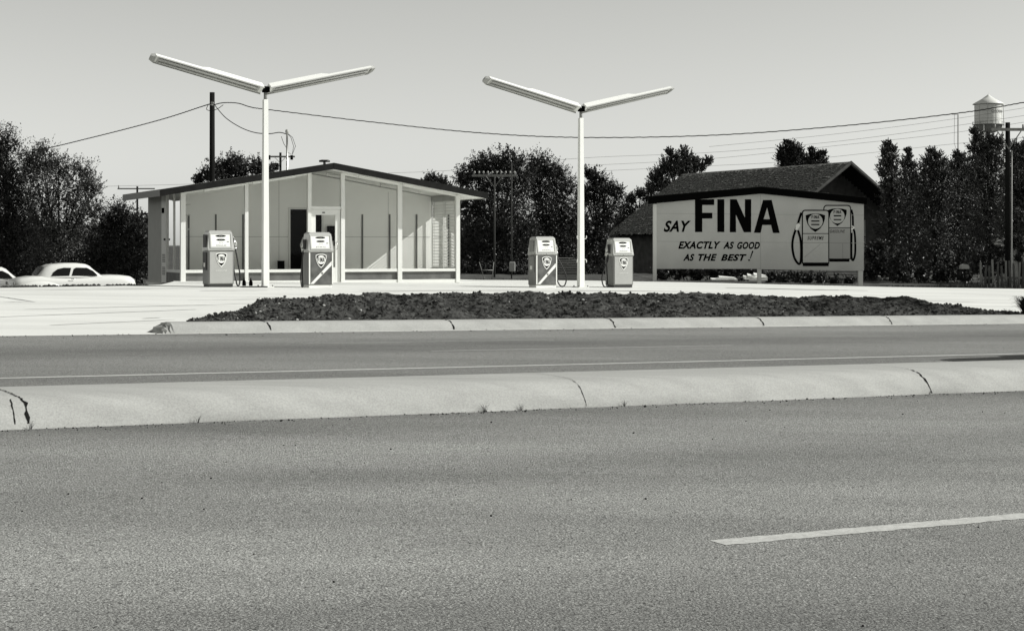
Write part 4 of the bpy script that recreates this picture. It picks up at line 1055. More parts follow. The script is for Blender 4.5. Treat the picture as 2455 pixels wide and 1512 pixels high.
r, H, rd = pole('utility_pole', 'dark utility pole with a braced crossarm in front of the right hand trees', 'utility pole', 2415, 294, 60, 12)
crossarm(r, H - .26, -.62, 1.5, .10, 'palewood', 0, False)
for s_ in (-1, 1):
    mb = MB(); mb.tube([(s_ * .42, -.18, H - .32), (0, -.14, H - .95)], .02, 5); mb.build('brace', 'palewood', r)
mb = MB(); mb.tube([(.12, -.09, H - 1.0), (.11, -.10, 1.5), (.10, -.10, 0)], .022, 6); mb.build('conduit', 'paletrim', r)
mb = MB(); mb.tube([(-.5, -.15, H - .21), (-.5, -.15, H - .08)], .035, 6); mb.tube([(.5, -.15, H - .21), (.5, -.15, H - .08)], .035, 6); mb.build('insulator_pot', 'midgrey', r)
r, H, rd = pole('antenna_mast', 'thin pale mast standing against the sky left of the water tower', 'mast', 2296, 275, 95, 3, 'midgrey')
mb = MB(); mb.tube([(-.35, 0, H), (0, 0, H)], .012, 5); mb.tube([(-.2, 0, H), (-.22, 0, H - 1.6), (0, 0, H - 2.3)], .01, 5); mb.build('guy_stay', 'midgrey', r)

def cable(name, label, pts, wpx, twist=0.0, m='wire', cat='cable', group='overhead wires'):
    v = [P(*p) for p in pts]; o = []
    for i in range(len(v) - 1):
        p0 = v[max(i - 1, 0)]; p1 = v[i]; p2 = v[i + 1]; p3 = v[min(i + 2, len(v) - 1)]
        for k in range(12):
            t = k / 12.; o.append(0.5 * ((2 * p1) + (-p0 + p2) * t + (2 * p0 - 5 * p1 + 4 * p2 - p3) * t * t + (-p0 + 3 * p1 - 3 * p2 + p3) * t ** 3))
    o.append(v[-1])
    if twist:
        o2 = []
        for i in range(len(o) - 1):
            for k in range(3): o2.append(o[i].lerp(o[i + 1], k / 3.))
        o = [p + Vector((0, 0, twist * math.sin(i * 1.9))) for i, p in enumerate(o2)] + [o[-1]]
    c = sum(o, Vector()) / len(o)
    rad = wpx / 2 / F * c.y
    mb = MB(); mb.tube([p - c for p in o], rad, 5); ob = mb.build(name, m); ob.location = c; tag(ob, label, cat, group); return ob
cable('service_cable', 'thick twisted cable sagging across the sky from the tall pole to the right edge', [(513, 252, 61.8), (535, 247, 61.5), (570, 248, 61), (600, 257, 60.7), (640, 263, 60.5), (900, 294, 59), (1150, 319, 57.5), (1391, 330, 56), (1700, 325, 54.5), (2000, 304, 53), (2295, 272, 51), (2454, 246, 50), (2700, 200, 48)], 2.4, .006)
cable('service_cable', 'cable running down left from the tall pole into the left trees', [(503, 250, 62), (480, 257, 62.3), (400, 283, 63), (300, 310, 64), (200, 335, 65), (130, 352, 65.6), (40, 372, 66.5)], 2.4, .005)
cable('service_cable', 'short slack cable from the tall pole down to the station service mast', [(514, 252, 61.8), (540, 282, 60), (575, 305, 58), (610, 318, 56), (645, 321, 54.5), (670, 318, 53), (687, 322, 52)], 2.2)
mbp = [(500, 250, 62), (495, 262, 62), (505, 266, 61.8), (520, 262, 61.6), (535, 252, 61.5)]
cable('wire_splice', 'small loop of slack wire around the tall pole below its top', mbp, 1.6)
for i, (pts, lb) in enumerate((
    ([(250, 447, 110), (480, 441, 110), (560, 436, 112)], 'faint line wire between the left trees and the small tree behind the roof'),
    ([(930, 415, 120), (1090, 408, 120), (1385, 380, 118), (1700, 366, 116), (2000, 340, 112), (2290, 302, 105), (2600, 255, 100)], 'highest of the three faint line wires right of the middle trees'),
    ([(1385, 398, 118), (1700, 381, 116), (2000, 350, 112), (2290, 318, 105), (2600, 270, 100)], 'middle of the three faint line wires right of the middle trees'),
    ([(1440, 410, 118), (1700, 398, 116), (1900, 386, 112), (2290, 345, 105), (2600, 318, 100)], 'lowest of the three faint line wires right of the middle trees'),
    ([(1700, 352, 116), (2000, 322, 112), (2290, 285, 105), (2600, 235, 100)], 'faint wire just below the thick cable on the right'))):
    cable('line_wire', lb, pts, .7, m='midgrey')

# ------------------------------------------------------------------ water tower
def tower():
    Y = 450.0; s = F / Y; X = (2368.5 - CX) / s; g0 = -3.0
    t = thing('water_tower', 'white steel water tower with a conical roof rising above the right hand trees', 'water tower', (X, Y, g0), 0)
    zt = lambda yd: CAMZ + (HY - yd) / s - g0
    r = 32.5 / s
    mb = MB(); mb.lathe([(r, zt(300)), (r, zt(252))], n=40); tk = mb.build('tank', 'tank', t)
    mb = MB(); mb.lathe([(r * 1.13, zt(251)), (r * 1.13, zt(249.5)), (r * .5, zt(238)), (0.05, zt(227)), (.02, zt(223))], n=24)
    mb.lathe([(r * .9, zt(251.5)), (r * 1.13, zt(251))], n=24); mb.build('conical_roof', 'tank', t)
    mb = MB(); mb.lathe([(r * 1.001, zt(300.5)), (r * .93, zt(307)), (r * .70, zt(315)), (r * .4, zt(319)), (0.4, zt(320))], n=32); mb.build('bowl', 'tankdark', t)
    mb = MB(); mb.lathe([(r * 1.01, zt(300)), (r * 1.14, zt(300)), (r * 1.14, zt(299)), (r * 1.01, zt(299))], n=32)
    mb.build('catwalk', 'tankdark', t)
    mb = MB(); mb.lathe([(r * 1.13, zt(293)), (r * 1.14, zt(292.6))], n=32)
    for k in range(16):
        a = k / 16 * 2 * math.pi; mb.tube([(r * 1.13 * math.cos(a), r * 1.13 * math.sin(a), zt(299)), (r * 1.13 * math.cos(a), r * 1.13 * math.sin(a), zt(292.6))], .05, 4)
    mb.build('railing', 'tankdark', t)
    for k in range(4):
        a = R(45 + 90 * k + 12); mb = MB(); mb.tube([(r * 1.02 * math.cos(a), r * 1.02 * math.sin(a), zt(298)), (r * 1.6 * math.cos(a), r * 1.6 * math.sin(a), 0)], .22, 8); mb.build('leg', 'tank', t)
    mb = MB(); mb.tube([(0, 0, zt(319)), (0, 0, 0)], .55, 14); mb.build('riser_pipe', 'tank', t)
    mb = MB()
    for yd in (286, 268): mb.lathe([(r * 1.002, zt(yd)), (r * 1.004, zt(yd) + .05), (r * 1.002, zt(yd) + .1)], n=40)
    for k in range(10):
        a = k / 10 * 2 * math.pi; mb.tube([(r * 1.003 * math.cos(a), r * 1.003 * math.sin(a), zt(299)), (r * 1.003 * math.cos(a), r * 1.003 * math.sin(a), zt(253))], .04, 4)
    mb.build('plate_seam', 'softgrey', tk)
    mb = MB(); mb.tube([(r * 1.05, -r * .1, zt(250)), (r * 1.12, -r * .1, zt(300)), (r * 1.12, -r * .1, 0)], .10, 4); mb.build('ladder', 'softgrey', t)
    rr_ = r * 1.012; th0 = R(-90 - 3)
    text_mesh('GROOM', (0, R(62), zt(272.5), zt(265.5)), 0, 'midgrey', tk, 'tank_lettering', bold=.02, spacing=1.15, mapf=lambda x, z: (rr_ * math.cos(th0 + x), rr_ * math.sin(th0 + x), z))
tower()

# ------------------------------------------------------------------ cars
def make_car(label, loc, rz, paint, lower=None, group=None):
    c = thing('parked_car', label, 'car', loc, rz, group)
    # stations: x, half width, top height, bottom height
    st = [(-2.50, .60, .80, .42), (-2.42, .72, .90, .34), (-2.2, .80, .99, .30), (-1.8, .84, 1.05, .28), (-1.4, .86, 1.07, .26), (-1.0, .87, 1.04, .26), (-.5, .87, 1.02, .25), (0, .87, 1.02, .25),
          (.6, .87, 1.03, .25), (1.0, .86, 1.06, .26), (1.5, .85, 1.08, .27), (2.0, .83, 1.06, .28), (2.3, .79, 1.02, .32), (2.45, .74, .92, .36), (2.52, .66, .78, .42)]
    sec = [(0.0, 0.0), (.93, .02), (1.0, .16), (1.0, .50), (.985, .72), (.93, .88), (.80, .97), (.45, 1.0), (0, 1.01)]
    vs = []
    full = [(a, b) for a, b in sec] + [(-a, b) for a, b in sec[-2:0:-1]]
    for x, hw, tp, bt in st:
        for a, b in full: vs.append((x, a * hw, bt + (tp - bt) * b))
    m = len(full); n = len(st)
    fs = [(i * m + k, i * m + (k + 1) % m, (i + 1) * m + (k + 1) % m, (i + 1) * m + k) for i in range(n - 1) for k in range(m)]
    fs += [tuple(reversed(range(m))), tuple((n - 1) * m + k for k in range(m))]
    mb = MB(); mb.add(vs, [f[::-1] for f in fs], True); mb.build('body', lower or paint, c)
    # greenhouse
    gs = [(-1.55, .50, 1.03), (-1.42, .62, 1.18), (-1.22, .66, 1.42), (-.95, .68, 1.53), (-.4, .69, 1.58), (.1, .69, 1.58), (.45, .67, 1.54), (.62, .65, 1.46), (.85, .68, 1.25), (1.08, .70, 1.05)]
    vs = []; sec = [(1.14, 0), (1.08, .35), (1.0, .70), (.92, .88), (.72, .98), (.3, 1.0)]
    full = sec + [(-a, b) for a, b in sec[::-1]]
    for x, hw, tp in gs:
        for a, b in full: vs.append((x, a * hw, .98 + (tp - .98) * b))
    m = len(full); n = len(gs)
    fs = [(i * m + k, (i + 1) * m + k, (i + 1) * m + k + 1, i * m + k + 1) for i in range(n - 1) for k in range(m - 1)]
    mb = MB(); mb.add(vs, [f[::-1] for f in fs], True); mb.build('roof', paint, c)
    def side_y(z): 
        t = (z - .98) / .60
        return .69 * (1.14 - .06 * min(1, t / .35) - (.08 * max(0, (t - .35) / .35))) + .012
    for s_ in (-1, 1):
        for nm, poly in (('rear_side_window', [(-1.02, 1.06), (-.30, 1.06), (-.20, 1.38), (-.5, 1.39), (-.75, 1.34), (-.93, 1.22)]), ('door_window', [(-.20, 1.06), (.88, 1.06), (.70, 1.25), (.45, 1.38), (.0, 1.39), (-.10, 1.34)])):
            mb = MB(); q = [(x, s_ * side_y(z), z) for x, z in poly]; q2 = [(x, s_ * (side_y(z) - .03), z) for x, z in poly]; N = len(q)
            f_ = [tuple(range(N))] + [(i, (i + 1) % N, (i + 1) % N + N, i + N) for i in range(N)]
            mb.add(q + q2, f_ if s_ < 0 else [g[::-1] for g in f_]); mb.build(nm, 'glassdark', c)
        mb = MB(); mb.tube([(-.25, s_ * .88, .93), (-.22, s_ * .915, .935), (-.10, s_ * .915, .935), (-.07, s_ * .88, .93)], .014, 6); mb.build('door_handle', 'chrome', c)
        # rear fender bulge
        mb = MB(); vs = []; N1, N2 = 14, 8
        for i in range(N1 + 1):
            t = i / N1; x = -2.3 + 1.75 * t; pr = math.sin(math.pi * min(1, max(0, t)) ) ** .5 if 0 < t < 1 else 0
            for k in range(N2 + 1):
                ph = math.pi * k / N2; zc = .58; vs.append((x, s_ * (.80 + .15 * pr * math.sin(ph)), zc + (.28 * pr) * math.cos(ph)))
        f_ = [(i * (N2 + 1) + k, (i + 1) * (N2 + 1) + k, (i + 1) * (N2 + 1) + k + 1, i * (N2 + 1) + k + 1) for i in range(N1) for k in range(N2)]
        mb.add(vs, f_ if s_ < 0 else [g[::-1] for g in f_], True); mb.build('rear_fender', paint, c)
        for x in (-1.45, 1.6):
            if s_ > 0 or True:
                mb = MB(); mb.tube([(x, s_ * .66, .33), (x, s_ * .84, .33)], .33, 20); wh = mb.build('wheel', 'rubber', c)
                mb = MB(); mb.tube([(x, s_ * .835, .33), (x, s_ * .865, .33)], .17, 16); mb.build('hubcap', 'chrome', wh)
        mb = MB(); mb.lathe([(0, .03), (.07, .02), (.085, 0)], n=12); o = mb.build('headlight', 'tubes', c); o.location = (2.47, s_ * .6, .82); o.rotation_euler = (0, R(90), 0)
        mb = MB(); mb.box(-2.53, -2.45, s_ * .62 - .05, s_ * .62 + .05, .70, .82, .01); mb.build('tail_light', 'midgrey', c)
    for x0, x1, nm in ((-2.66, -2.56, 'rear_bumper'), (2.58, 2.68, 'front_bumper')):
        mb = MB(); mb.box(x0, x1, -.86, .86, .40, .54, .03); mb.build(nm, 'chrome', c)
    for nm, q in (('windscreen', [(1.04, -.60, 1.085), (1.04, .60, 1.085), (.66, .50, 1.46), (.66, -.50, 1.46)]), ('rear_window', [(-1.53, .42, 1.09), (-1.53, -.42, 1.09), (-1.27, -.40, 1.42), (-1.27, .40, 1.42)])):
        d = .012 if nm == 'windscreen' else -.012
        mb = MB(); qq = [(x + d, y, z + .02) for x, y, z in q]; mb.add(qq + [(x - d * .5, y, z) for x, y, z in qq], [(0, 1, 2, 3), (0, 4, 5, 1), (1, 5, 6, 2), (2, 6, 7, 3), (3, 7, 4, 0)]); mb.build(nm, 'glassdark', c)
    return c
q = P(178, 630, 70.0)
make_car('cream rounded two door saloon parked side on, left of the station', (q.x - .12, q.y, q.z - 1.58), R(30), M['carwhite'], group='cars parked beyond the forecourt')
q = P(-22, 638, 74.0)
make_car('pale car with a grey lower body, cut off by the left edge of the picture', (q.x, q.y, q.z - 1.58), R(20), M['carwhite'], M['cargrey'], group='cars parked beyond the forecourt')
q = UV(16.27, 12.25, 0.004)
make_car('black saloon on the far carriageway whose shadow falls on the road at right', (q.x, q.y, q.z), TH + math.pi, M['cardark'])

# dark clumpy dirt edge left of the station
rr = random.Random(21); mb = MB()
for i in range(900):
    t = rr.random(); a = Vector((-17, 30.0, 0)); b = Vector((-9.1, 42.6, 0)); p = a.lerp(b, .35 + .65 * t) + Vector((-3.8, 2.4, 0)).normalized() * (rr.uniform(.0, .5))
    r_ = rr.uniform(.02, .06); lump(mb, (p.x, p.y, gz(p.x) + rr.uniform(-.05, .02) ), r_, rr)
for i in range(500):
    p = Vector((rr.uniform(2.3, 22), 0, 0)); p.y = np.interp(p.x, [2.5, 6, 12, 17, 30], [57, 56.8, 54.2, 54.6, 56]) + rr.uniform(.0, .9)
    lump(mb, (p.x, p.y, gz(p.x) - .02), rr.uniform(.015, .05), rr)
mb.build('verge_rubble', 'clod', kind='stuff')

# ------------------------------------------------------------------ foliage
def leaf_cloud(cs, Y, dens=1.0, ls=.10, seed=0, gap=0.0, feather=0.0):
    """cs: list of (xd, yd, rpx[, squash]) lobes seen at depth Y. returns verts, faces arrays"""
    rg = np.random.default_rng(seed); C = []; S = []
    k = Y / F
    for c in cs:
        xd, yd, rp = c[:3]; sq = c[3] if len(c) > 3 else 1.0
        ctr = np.array(P(xd, yd, Y)) + np.array([0, rg.uniform(-.3, .3) * rp * k, 0]); rad = rp * k
        ncl = int(38 + 34 * rad * rad) if rad > .5 else 26
        ncl = int(ncl * 1.5)
        d = rg.normal(size=(ncl, 3)); d /= np.linalg.norm(d, axis=1)[:, None]
        rr_ = rad * rg.uniform(.35, 1.02, ncl) ** .6
        rr_ *= 1 + .2 * rg.normal(size=ncl)
        cc = ctr + d * rr_[:, None] * np.array([1, 1, sq])
        nl = max(10, int(dens * 30 * (rad / 1.0) ** .8)); 
        for q in cc:
            sg_ = rad * rg.uniform(.10, .20)
            n = int(nl * rg.uniform(.5, 1.5))
            od = (q - ctr) / (np.linalg.norm(q - ctr) + 1e-6) + np.array([0, 0, .7]) + rg.normal(size=3) * .5; od /= np.linalg.norm(od)
            pts = q + rg.normal(size=(n, 3)) * sg_ * .62 + od * (rg.uniform(-1, 1.3, n) * sg_ * 2.0)[:, None]
            C.append(pts); S.append(ls * rg.uniform(.55, 1.35, n))
        if feather > 0:
            nf = int(16 * feather)
            for _ in range(nf):
                a = rg.uniform(0, 2 * np.pi); e = rg.uniform(-.1, 1.0)
                dd = np.array([np.cos(a) * (1 - .5 * abs(e)), np.sin(a) * (1 - .5 * abs(e)), e]); dd /= np.linalg.norm(dd)
                base = ctr + dd * rad * .85 * np.array([1, 1, sq]); ln = rad * rg.uniform(.25, .75) * min(2.2, feather)
                dd2 = dd + np.array([0, 0, .5]); dd2 /= np.linalg.norm(dd2)
                n = int(10 + 14 * dens); t = rg.random(n)[:, None]
                C.append(base + dd2 * t * ln + rg.normal(size=(n, 3)) * .05 * rad * (1.3 - t)); S.append(ls * .8 * rg.uniform(.5, 1.2, n))
        # inner mass of larger leaves
        n = int((110 + 90 * rad * rad) * (1 - gap))
        d = rg.normal(size=(n, 3)); d /= np.linalg.norm(d, axis=1)[:, None]
        C.append(ctr + d * (rad * .72 * rg.random(n) ** .4)[:, None] * np.array([1, 1, sq])); S.append(np.full(n, ls * 2.6) * rg.uniform(.6, 1.2, n))
    C = np.concatenate(C); S = np.concatenate(S); n = len(C)
    a = rg.normal(size=(n, 3)); a /= np.linalg.norm(a, axis=1)[:, None]
    b = rg.normal(size=(n, 3)); b -= (a * b).sum(1)[:, None] * a; b /= np.linalg.norm(b, axis=1)[:, None]
    a *= (S * .5)[:, None]; b *= (S * .30)[:, None]
    V = np.stack([C - a, C + b, C + a, C - b], 1).reshape(-1, 3)
    return V
def quads_obj(name, V, m, parent=None, origin=(0, 0, 0)):
    V = V - np.array(origin); n = len(V) // 4
    me = bpy.data.meshes.new(name); me.vertices.add(n * 4); me.vertices.foreach_set('co', V.astype(np.float32).ravel())
    me.loops.add(n * 4); me.loops.foreach_set('vertex_index', np.arange(n * 4, dtype=np.int32))
    me.polygons.add(n); me.polygons.foreach_set('loop_start', np.arange(0, n * 4, 4, dtype=np.int32)); me.polygons.foreach_set('loop_total', np.full(n, 4, dtype=np.int32))
    me.materials.append(M[m]); me.update(calc_edges=True)
    o = bpy.data.objects.new(name, me); COL.objects.link(o)
    if parent is not None: o.parent = parent
    return o
NL = 0
def tree(label, Y, lobes, trunk_xd, dens=1.0, ls=.10, m='leaf', seed=0, gap=0.0, feather=.6, name='tree', group='trees around the forecourt', limbs=5, trw=.13):
    global NL
    bx = (trunk_xd - CX) / F * Y; g0 = zg(bx, Y)
    t = thing(name, label, 'tree', (bx, Y, g0), 0, group)
    V = leaf_cloud(lobes, Y, dens, ls, seed, gap, feather); NL += len(V) // 4
    quads_obj('crown', V, m, t, (bx, Y, g0))
    rr = random.Random(seed); mb = MB()
    top = max(lobes, key=lambda c: -c[1]); cp = P(top[0], top[1], Y)
    mid = Vector((rr.uniform(-.15, .15), rr.uniform(-.1, .1), (cp.z - g0) * .35))
    mb.tube([(0, 0, -.2), (mid.x * .4, 0, mid.z * .5), mid, Vector((cp.x - bx, 0, cp.z - g0)) * .75 + Vector((0, 0, 0))], trw, 8, r2=trw * .35)
    for c in lobes[:limbs + 4]:
        q = P(c[0], c[1], Y) - Vector((bx, Y, g0)); st_ = mid * rr.uniform(.7, 1.0)
        mb.tube([st_, st_.lerp(q, .5) + Vector((0, 0, -.1)), q], trw * .5, 6, r2=trw * .12)
        for _ in range(3):
            e = q + Vector((rr.uniform(-1, 1), rr.uniform(-1, 1), rr.uniform(.2, 1))) * (c[2] / F * Y * .8)
            mb.tube([st_.lerp(q, .6), e], trw * .2, 5, r2=trw * .05)
    mb.build('trunk', 'trunk', t)
    return t
tree('tall dark bushy tree cut by the left edge of the picture', 78, [(-25, 372, 62), (15, 350, 40), (-30, 450, 80), (25, 425, 48), (40, 480, 52), (-10, 540, 80), (40, 560, 60), (20, 620, 60)], 15, 1.1, .085, seed=1, feather=1.1)
tree('broad tree with a rounded crown and sky gaps, second from the left edge', 77, [(100, 378, 38), (75, 400, 36), (140, 400, 34), (195, 425, 40), (222, 450, 26), (110, 450, 52), (170, 480, 50), (215, 500, 38), (95, 530, 60), (160, 560, 56), (110, 610, 50)], 135, 1.0, .08, 'leafpale', seed=2, gap=.35, feather=1.2)
tree('lower dark tree beside the left end wall of the station', 79, [(290, 512, 34), (262, 530, 34), (318, 540, 34), (335, 575, 30), (270, 580, 48), (310, 610, 48), (240, 610, 50), (345, 630, 30)], 292, 1.1, .085, seed=3, feather=.9)
tree('dark tree crown rising behind the left slope of the station roof', 78, [(555, 392, 26), (530, 412, 30), (580, 405, 28), (618, 398, 24), (640, 412, 22), (495, 420, 24), (560, 440, 45), (620, 440, 40), (475, 432, 14)], 560, 1.0, .085, seed=4, gap=.1, feather=.9)
tree('small leafy tree top just above the right slope of the station roof', 84, [(1040, 433, 20), (1022, 440, 14), (1060, 438, 14), (1040, 455, 26), (1075, 460, 20)], 1040, 1.0, .085, seed=5, feather=1.0)
tree('large dark rounded tree right of the station, behind the crossarm pole', 74, [(1150, 402, 32), (1190, 392, 32), (1228, 390, 34), (1115, 430, 28), (1170, 440, 48), (1235, 440, 52), (1130, 490, 48), (1200, 510, 62), (1150, 570, 62), (1240, 560, 56), (1180, 630, 55), (1110, 620, 50)], 1190, 1.25, .085, seed=6, gap=0, feather=1.0)
tree('round topped dark tree directly left of the farther light pole', 76, [(1290, 395, 34), (1325, 415, 36), (1270, 440, 48), (1345, 450, 40), (1310, 500, 58), (1360, 520, 46), (1290, 570, 60), (1350, 600, 54), (1310, 640, 48)], 1310, 1.25, .085, seed=7, gap=0, feather=.9)
tree('dark pointed tree directly right of the farther light pole', 78, [(1416, 418, 18), (1430, 432, 22), (1450, 455, 26), (1478, 462, 22), (1405, 470, 36), (1450, 505, 42), (1410, 550, 50), (1440, 590, 40), (1420, 640, 46)], 1440, 1.2, .085, seed=8, gap=0, feather=1.1)
tree('low scrubby tree filling the dip left of the billboard', 97, [(1512, 478, 18), (1535, 462, 13), (1552, 474, 18), (1500, 505, 26), (1540, 512, 30), (1490, 540, 34), (1560, 540, 30), (1480, 590, 40), (1530, 590, 40)], 1530, 1.0, .085, seed=9, feather=1.0)
tree('airy tree with sprays of leaves above the left end of the shingle roof', 96, [(1605, 366, 8), (1614, 380, 11), (1597, 396, 13), (1583, 414, 12), (1640, 366, 10), (1648, 382, 14), (1630, 396, 13), (1668, 388, 8), (1680, 400, 13), (1698, 388, 8), (1660, 405, 16), (1612, 412, 17), (1570, 430, 14), (1640, 420, 22), (1588, 448, 22), (1560, 455, 12)], 1625, 1.05, .11, 'leafpale', seed=10, gap=.6, feather=2.4)
tree('compact dark tree top above the middle of the shingle roof', 104, [(1886, 343, 6), (1892, 352, 10), (1876, 362, 10), (1870, 378, 9), (1886, 372, 14), (1908, 362, 12), (1918, 376, 9), (1903, 380, 14), (1885, 392, 18), (1910, 395, 16)], 1893, 1.3, .11, seed=11, feather=2.2)
tree('small spiky tree top right of the compact one above the shingle roof', 105, [(1944, 360, 5), (1947, 370, 8), (1940, 384, 10), (1958, 378, 9), (1972, 370, 7), (1968, 386, 10), (1930, 388, 8), (1952, 398, 16), (1972, 398, 10)], 1950, 1.1, .11, seed=12, feather=2.4)
tree('narrow upright tree nearest the gable of the house', 70, [(2128, 348, 9), (2140, 358, 8), (2120, 366, 10), (2138, 378, 14), (2122, 390, 13), (2140, 402, 16), (2118, 414, 14), (2136, 426, 20), (2124, 448, 18), (2146, 455, 20), (2132, 478, 22), (2155, 500, 34), (2140, 545, 44), (2150, 600, 50)], 2138, .95, .08, 'leafpale', seed=13, gap=.6, feather=2.0)
tree('slim upright tree second from the house gable', 71, [(2176, 362, 6), (2178, 378, 9), (2168, 394, 11), (2186, 398, 11), (2174, 414, 15), (2190, 430, 17), (2168, 440, 20), (2186, 462, 24), (2170, 490, 30), (2202, 490, 28), (2180, 540, 44), (2200, 600, 52)], 2180, .95, .08, 'leafpale', seed=14, gap=.6, feather=2.0)
tree('pale leaved tree with light gaps in the middle of the right hand row', 69, [(2232, 366, 9), (2246, 374, 10), (2224, 386, 12), (2240, 396, 16), (2258, 392, 11), (2214, 408, 15), (2236, 420, 18), (2262, 416, 18), (2205, 436, 20), (2230, 448, 26), (2260, 448, 26), (2216, 480, 34), (2254, 486, 36), (2235, 530, 44), (2260, 590, 50), (2215, 600, 44)], 2240, 1.0, .075, 'leafpale', seed=15, gap=.7, feather=2.0)
tree('pale leaved tree below the thin mast in the right hand row', 72, [(2292, 374, 9), (2304, 384, 11), (2286, 398, 14), (2312, 404, 15), (2280, 420, 18), (2302, 428, 20), (2326, 424, 18), (2285, 455, 30), (2320, 462, 32), (2292, 505, 42), (2335, 520, 44), (2320, 570, 46), (2300, 620, 46)], 2300, 1.1, .08, 'leafpale', seed=16, gap=.6, feather=2.0)
tree('large tree partly hiding the foot of the water tower', 67, [(2334, 316, 7), (2342, 330, 11), (2352, 344, 13), (2376, 336, 11), (2392, 344, 13), (2366, 350, 15), (2334, 358, 14), (2352, 368, 18), (2384, 368, 22), (2340, 388, 22), (2370, 398, 28), (2398, 396, 24), (2346, 430, 34), (2388, 440, 40), (2365, 490, 50), (2402, 510, 42), (2350, 550, 50), (2395, 575, 46)], 2370, .95, .08, 'leafpale', seed=17, gap=.6, feather=2.0)
tree('tree at the right edge of the picture behind the crossarm pole', 65, [(2430, 352, 11), (2444, 360, 14), (2462, 350, 12), (2425, 376, 15), (2450, 382, 22), (2474, 376, 22), (2432, 404, 22), (2460, 415, 32), (2435, 440, 32), (2480, 440, 40), (2445, 485, 42), (2465, 530, 46), (2450, 575, 40), (2420, 540, 36)], 2448, 1.1, .075, 'leafpale', seed=18, gap=.5, feather=1.8)
tree('broken dark undergrowth trees filling the shade below the right hand row', 73, [(2158, 446, 20), (2204, 462, 24), (2272, 452, 22), (2340, 446, 22), (2412, 436, 24), (2200, 500, 34), (2275, 500, 36), (2340, 500, 36), (2200, 560, 40), (2170, 610, 44), (2240, 620, 44), (2290, 580, 40), (2340, 610, 44), (2380, 560, 40), (2400, 610, 40), (2440, 560, 30), (2130, 560, 30)], 2280, 1.2, .085, seed=19, gap=0, feather=.8)

def bush(label, Y, lobes, seed, dens=1.0, ls=.08, m='leaf', group='bushes and scrub'):
    bx = (lobes[0][0] - CX) / F * Y; g0 = zg(bx, Y); V = leaf_cloud(lobes, Y, dens, ls, seed, 0, .6)
    o = quads_obj('bush', V, m, None, (bx, Y, g0)); o.location = (bx, Y, g0); tag(o, label, 'bush', group)
bush('low dark scrub behind the cream saloon', 80, [(40, 640, 40), (100, 645, 40), (160, 640, 38), (220, 640, 38), (280, 645, 38), (330, 650, 34)], 31, 1.2)
bush('low scrub under the trees right of the station', 73, [(1120, 650, 28), (1165, 655, 30), (1210, 650, 28), (1255, 655, 28)], 32, 1.2)
bush('low scrub behind the farther light pole', 74, [(1300, 655, 26), (1350, 655, 28), (1400, 655, 28), (1450, 655, 24)], 33, 1.2)
bush('leafy hedge seen below the right half of the billboard', 61.5, [(1845, 664, 20), (1875, 668, 20), (1905, 664, 18), (1935, 668, 20), (1965, 668, 18), (2000, 674, 18), (2035, 676, 18)], 34, 1.4, .06)
bush('dark shrub against the clapboard wall right of the billboard', 68, [(2090, 610, 26), (2110, 590, 18), (2120, 640, 34), (2085, 650, 26)], 35, 1.2)
bush('scrub at the foot of the right hand trees', 64, [(2160, 655, 28), (2210, 658, 26), (2260, 658, 26), (2310, 660, 24), (2150, 620, 30)], 36, 1.3)
# far dark belt closing the horizon behind the trees
bush('added dark scrub in place of the shaded house wall under the left half of the billboard', 63, [(1590, 655, 22), (1630, 655, 22), (1670, 655, 22), (1710, 655, 22), (1750, 655, 22), (1790, 655, 22)], 37, 1.4)  # scrub added to blacken the gap where the shaded house wall would show
bush('dense dark shrub partly covering the pale shed at the right edge', 61, [(2350, 610, 26), (2395, 640, 22), (2398, 605, 16), (2418, 582, 15), (2440, 578, 20), (2340, 640, 28), (2370, 655, 22), (2415, 640, 13), (2452, 596, 12), (2440, 618, 8)], 38, .8, .07)
V = leaf_cloud([(x, 600 + 14 * math.sin(x * .05), 60) for x in range(-80, 1700, 70)] + [(x, 560 + 14 * math.sin(x * .06), 70) for x in range(1980, 2560, 70)], 118, .8, .28, 41, 0, .3)
o = quads_obj('distant_woodland', V, 'leaf'); o['kind'] = 'stuff'

# dry grass along the right far verge
def grass_strip(name, pts, n, h, seed, m='grass', wd=.012):
    rr = random.Random(seed); V = []
    for i in range(n):
        t = rr.random() * (len(pts) - 1); k = int(t); a = Vector(pts[k]).lerp(Vector(pts[k + 1]), t - k)
        x = a.x; y = a.y + rr.uniform(0, 1) * a.z; g0 = max(zg(x, y), gz(x) - .06); hh = h * rr.uniform(.3, 1.1) * (pts[k][3] if len(pts[k]) > 3 else 1)
        dx = rr.uniform(-.4, .4) * hh
        V += [(x - wd / 2, y, g0), (x + wd / 2, y, g0), (x + dx + wd * .2, y, g0 + hh), (x + dx - wd * .2, y + .01, g0 + hh)]
    o = quads_obj(name, np.array(V), m); o['kind'] = 'stuff'; return o
grass_strip('verge_grass', [(2.3, 57.1, .8), (6, 57, .8), (12, 54.4, .8), (14.5, 54.6, .8)], 1500, .08, 51)
grass_strip('verge_grass', [(-1.3, 55.4, 1.0), (2.5, 57.2, .8)], 500, .10, 52)
grass_strip('tall_grass', [(12.6, 55.2, 1.0, .25), (14, 55.2, 1.0, .6), (16, 55.2, 2.0, 1), (19, 55.4, 2.5, 1)], 1500, .40, 53, wd=.010, m='dimgrass')
grass_strip('verge_grass', [(-15, 33.8, .6), (-11.8, 38.7, .6), (-9.3, 42.6, .6)], 700, .06, 54)

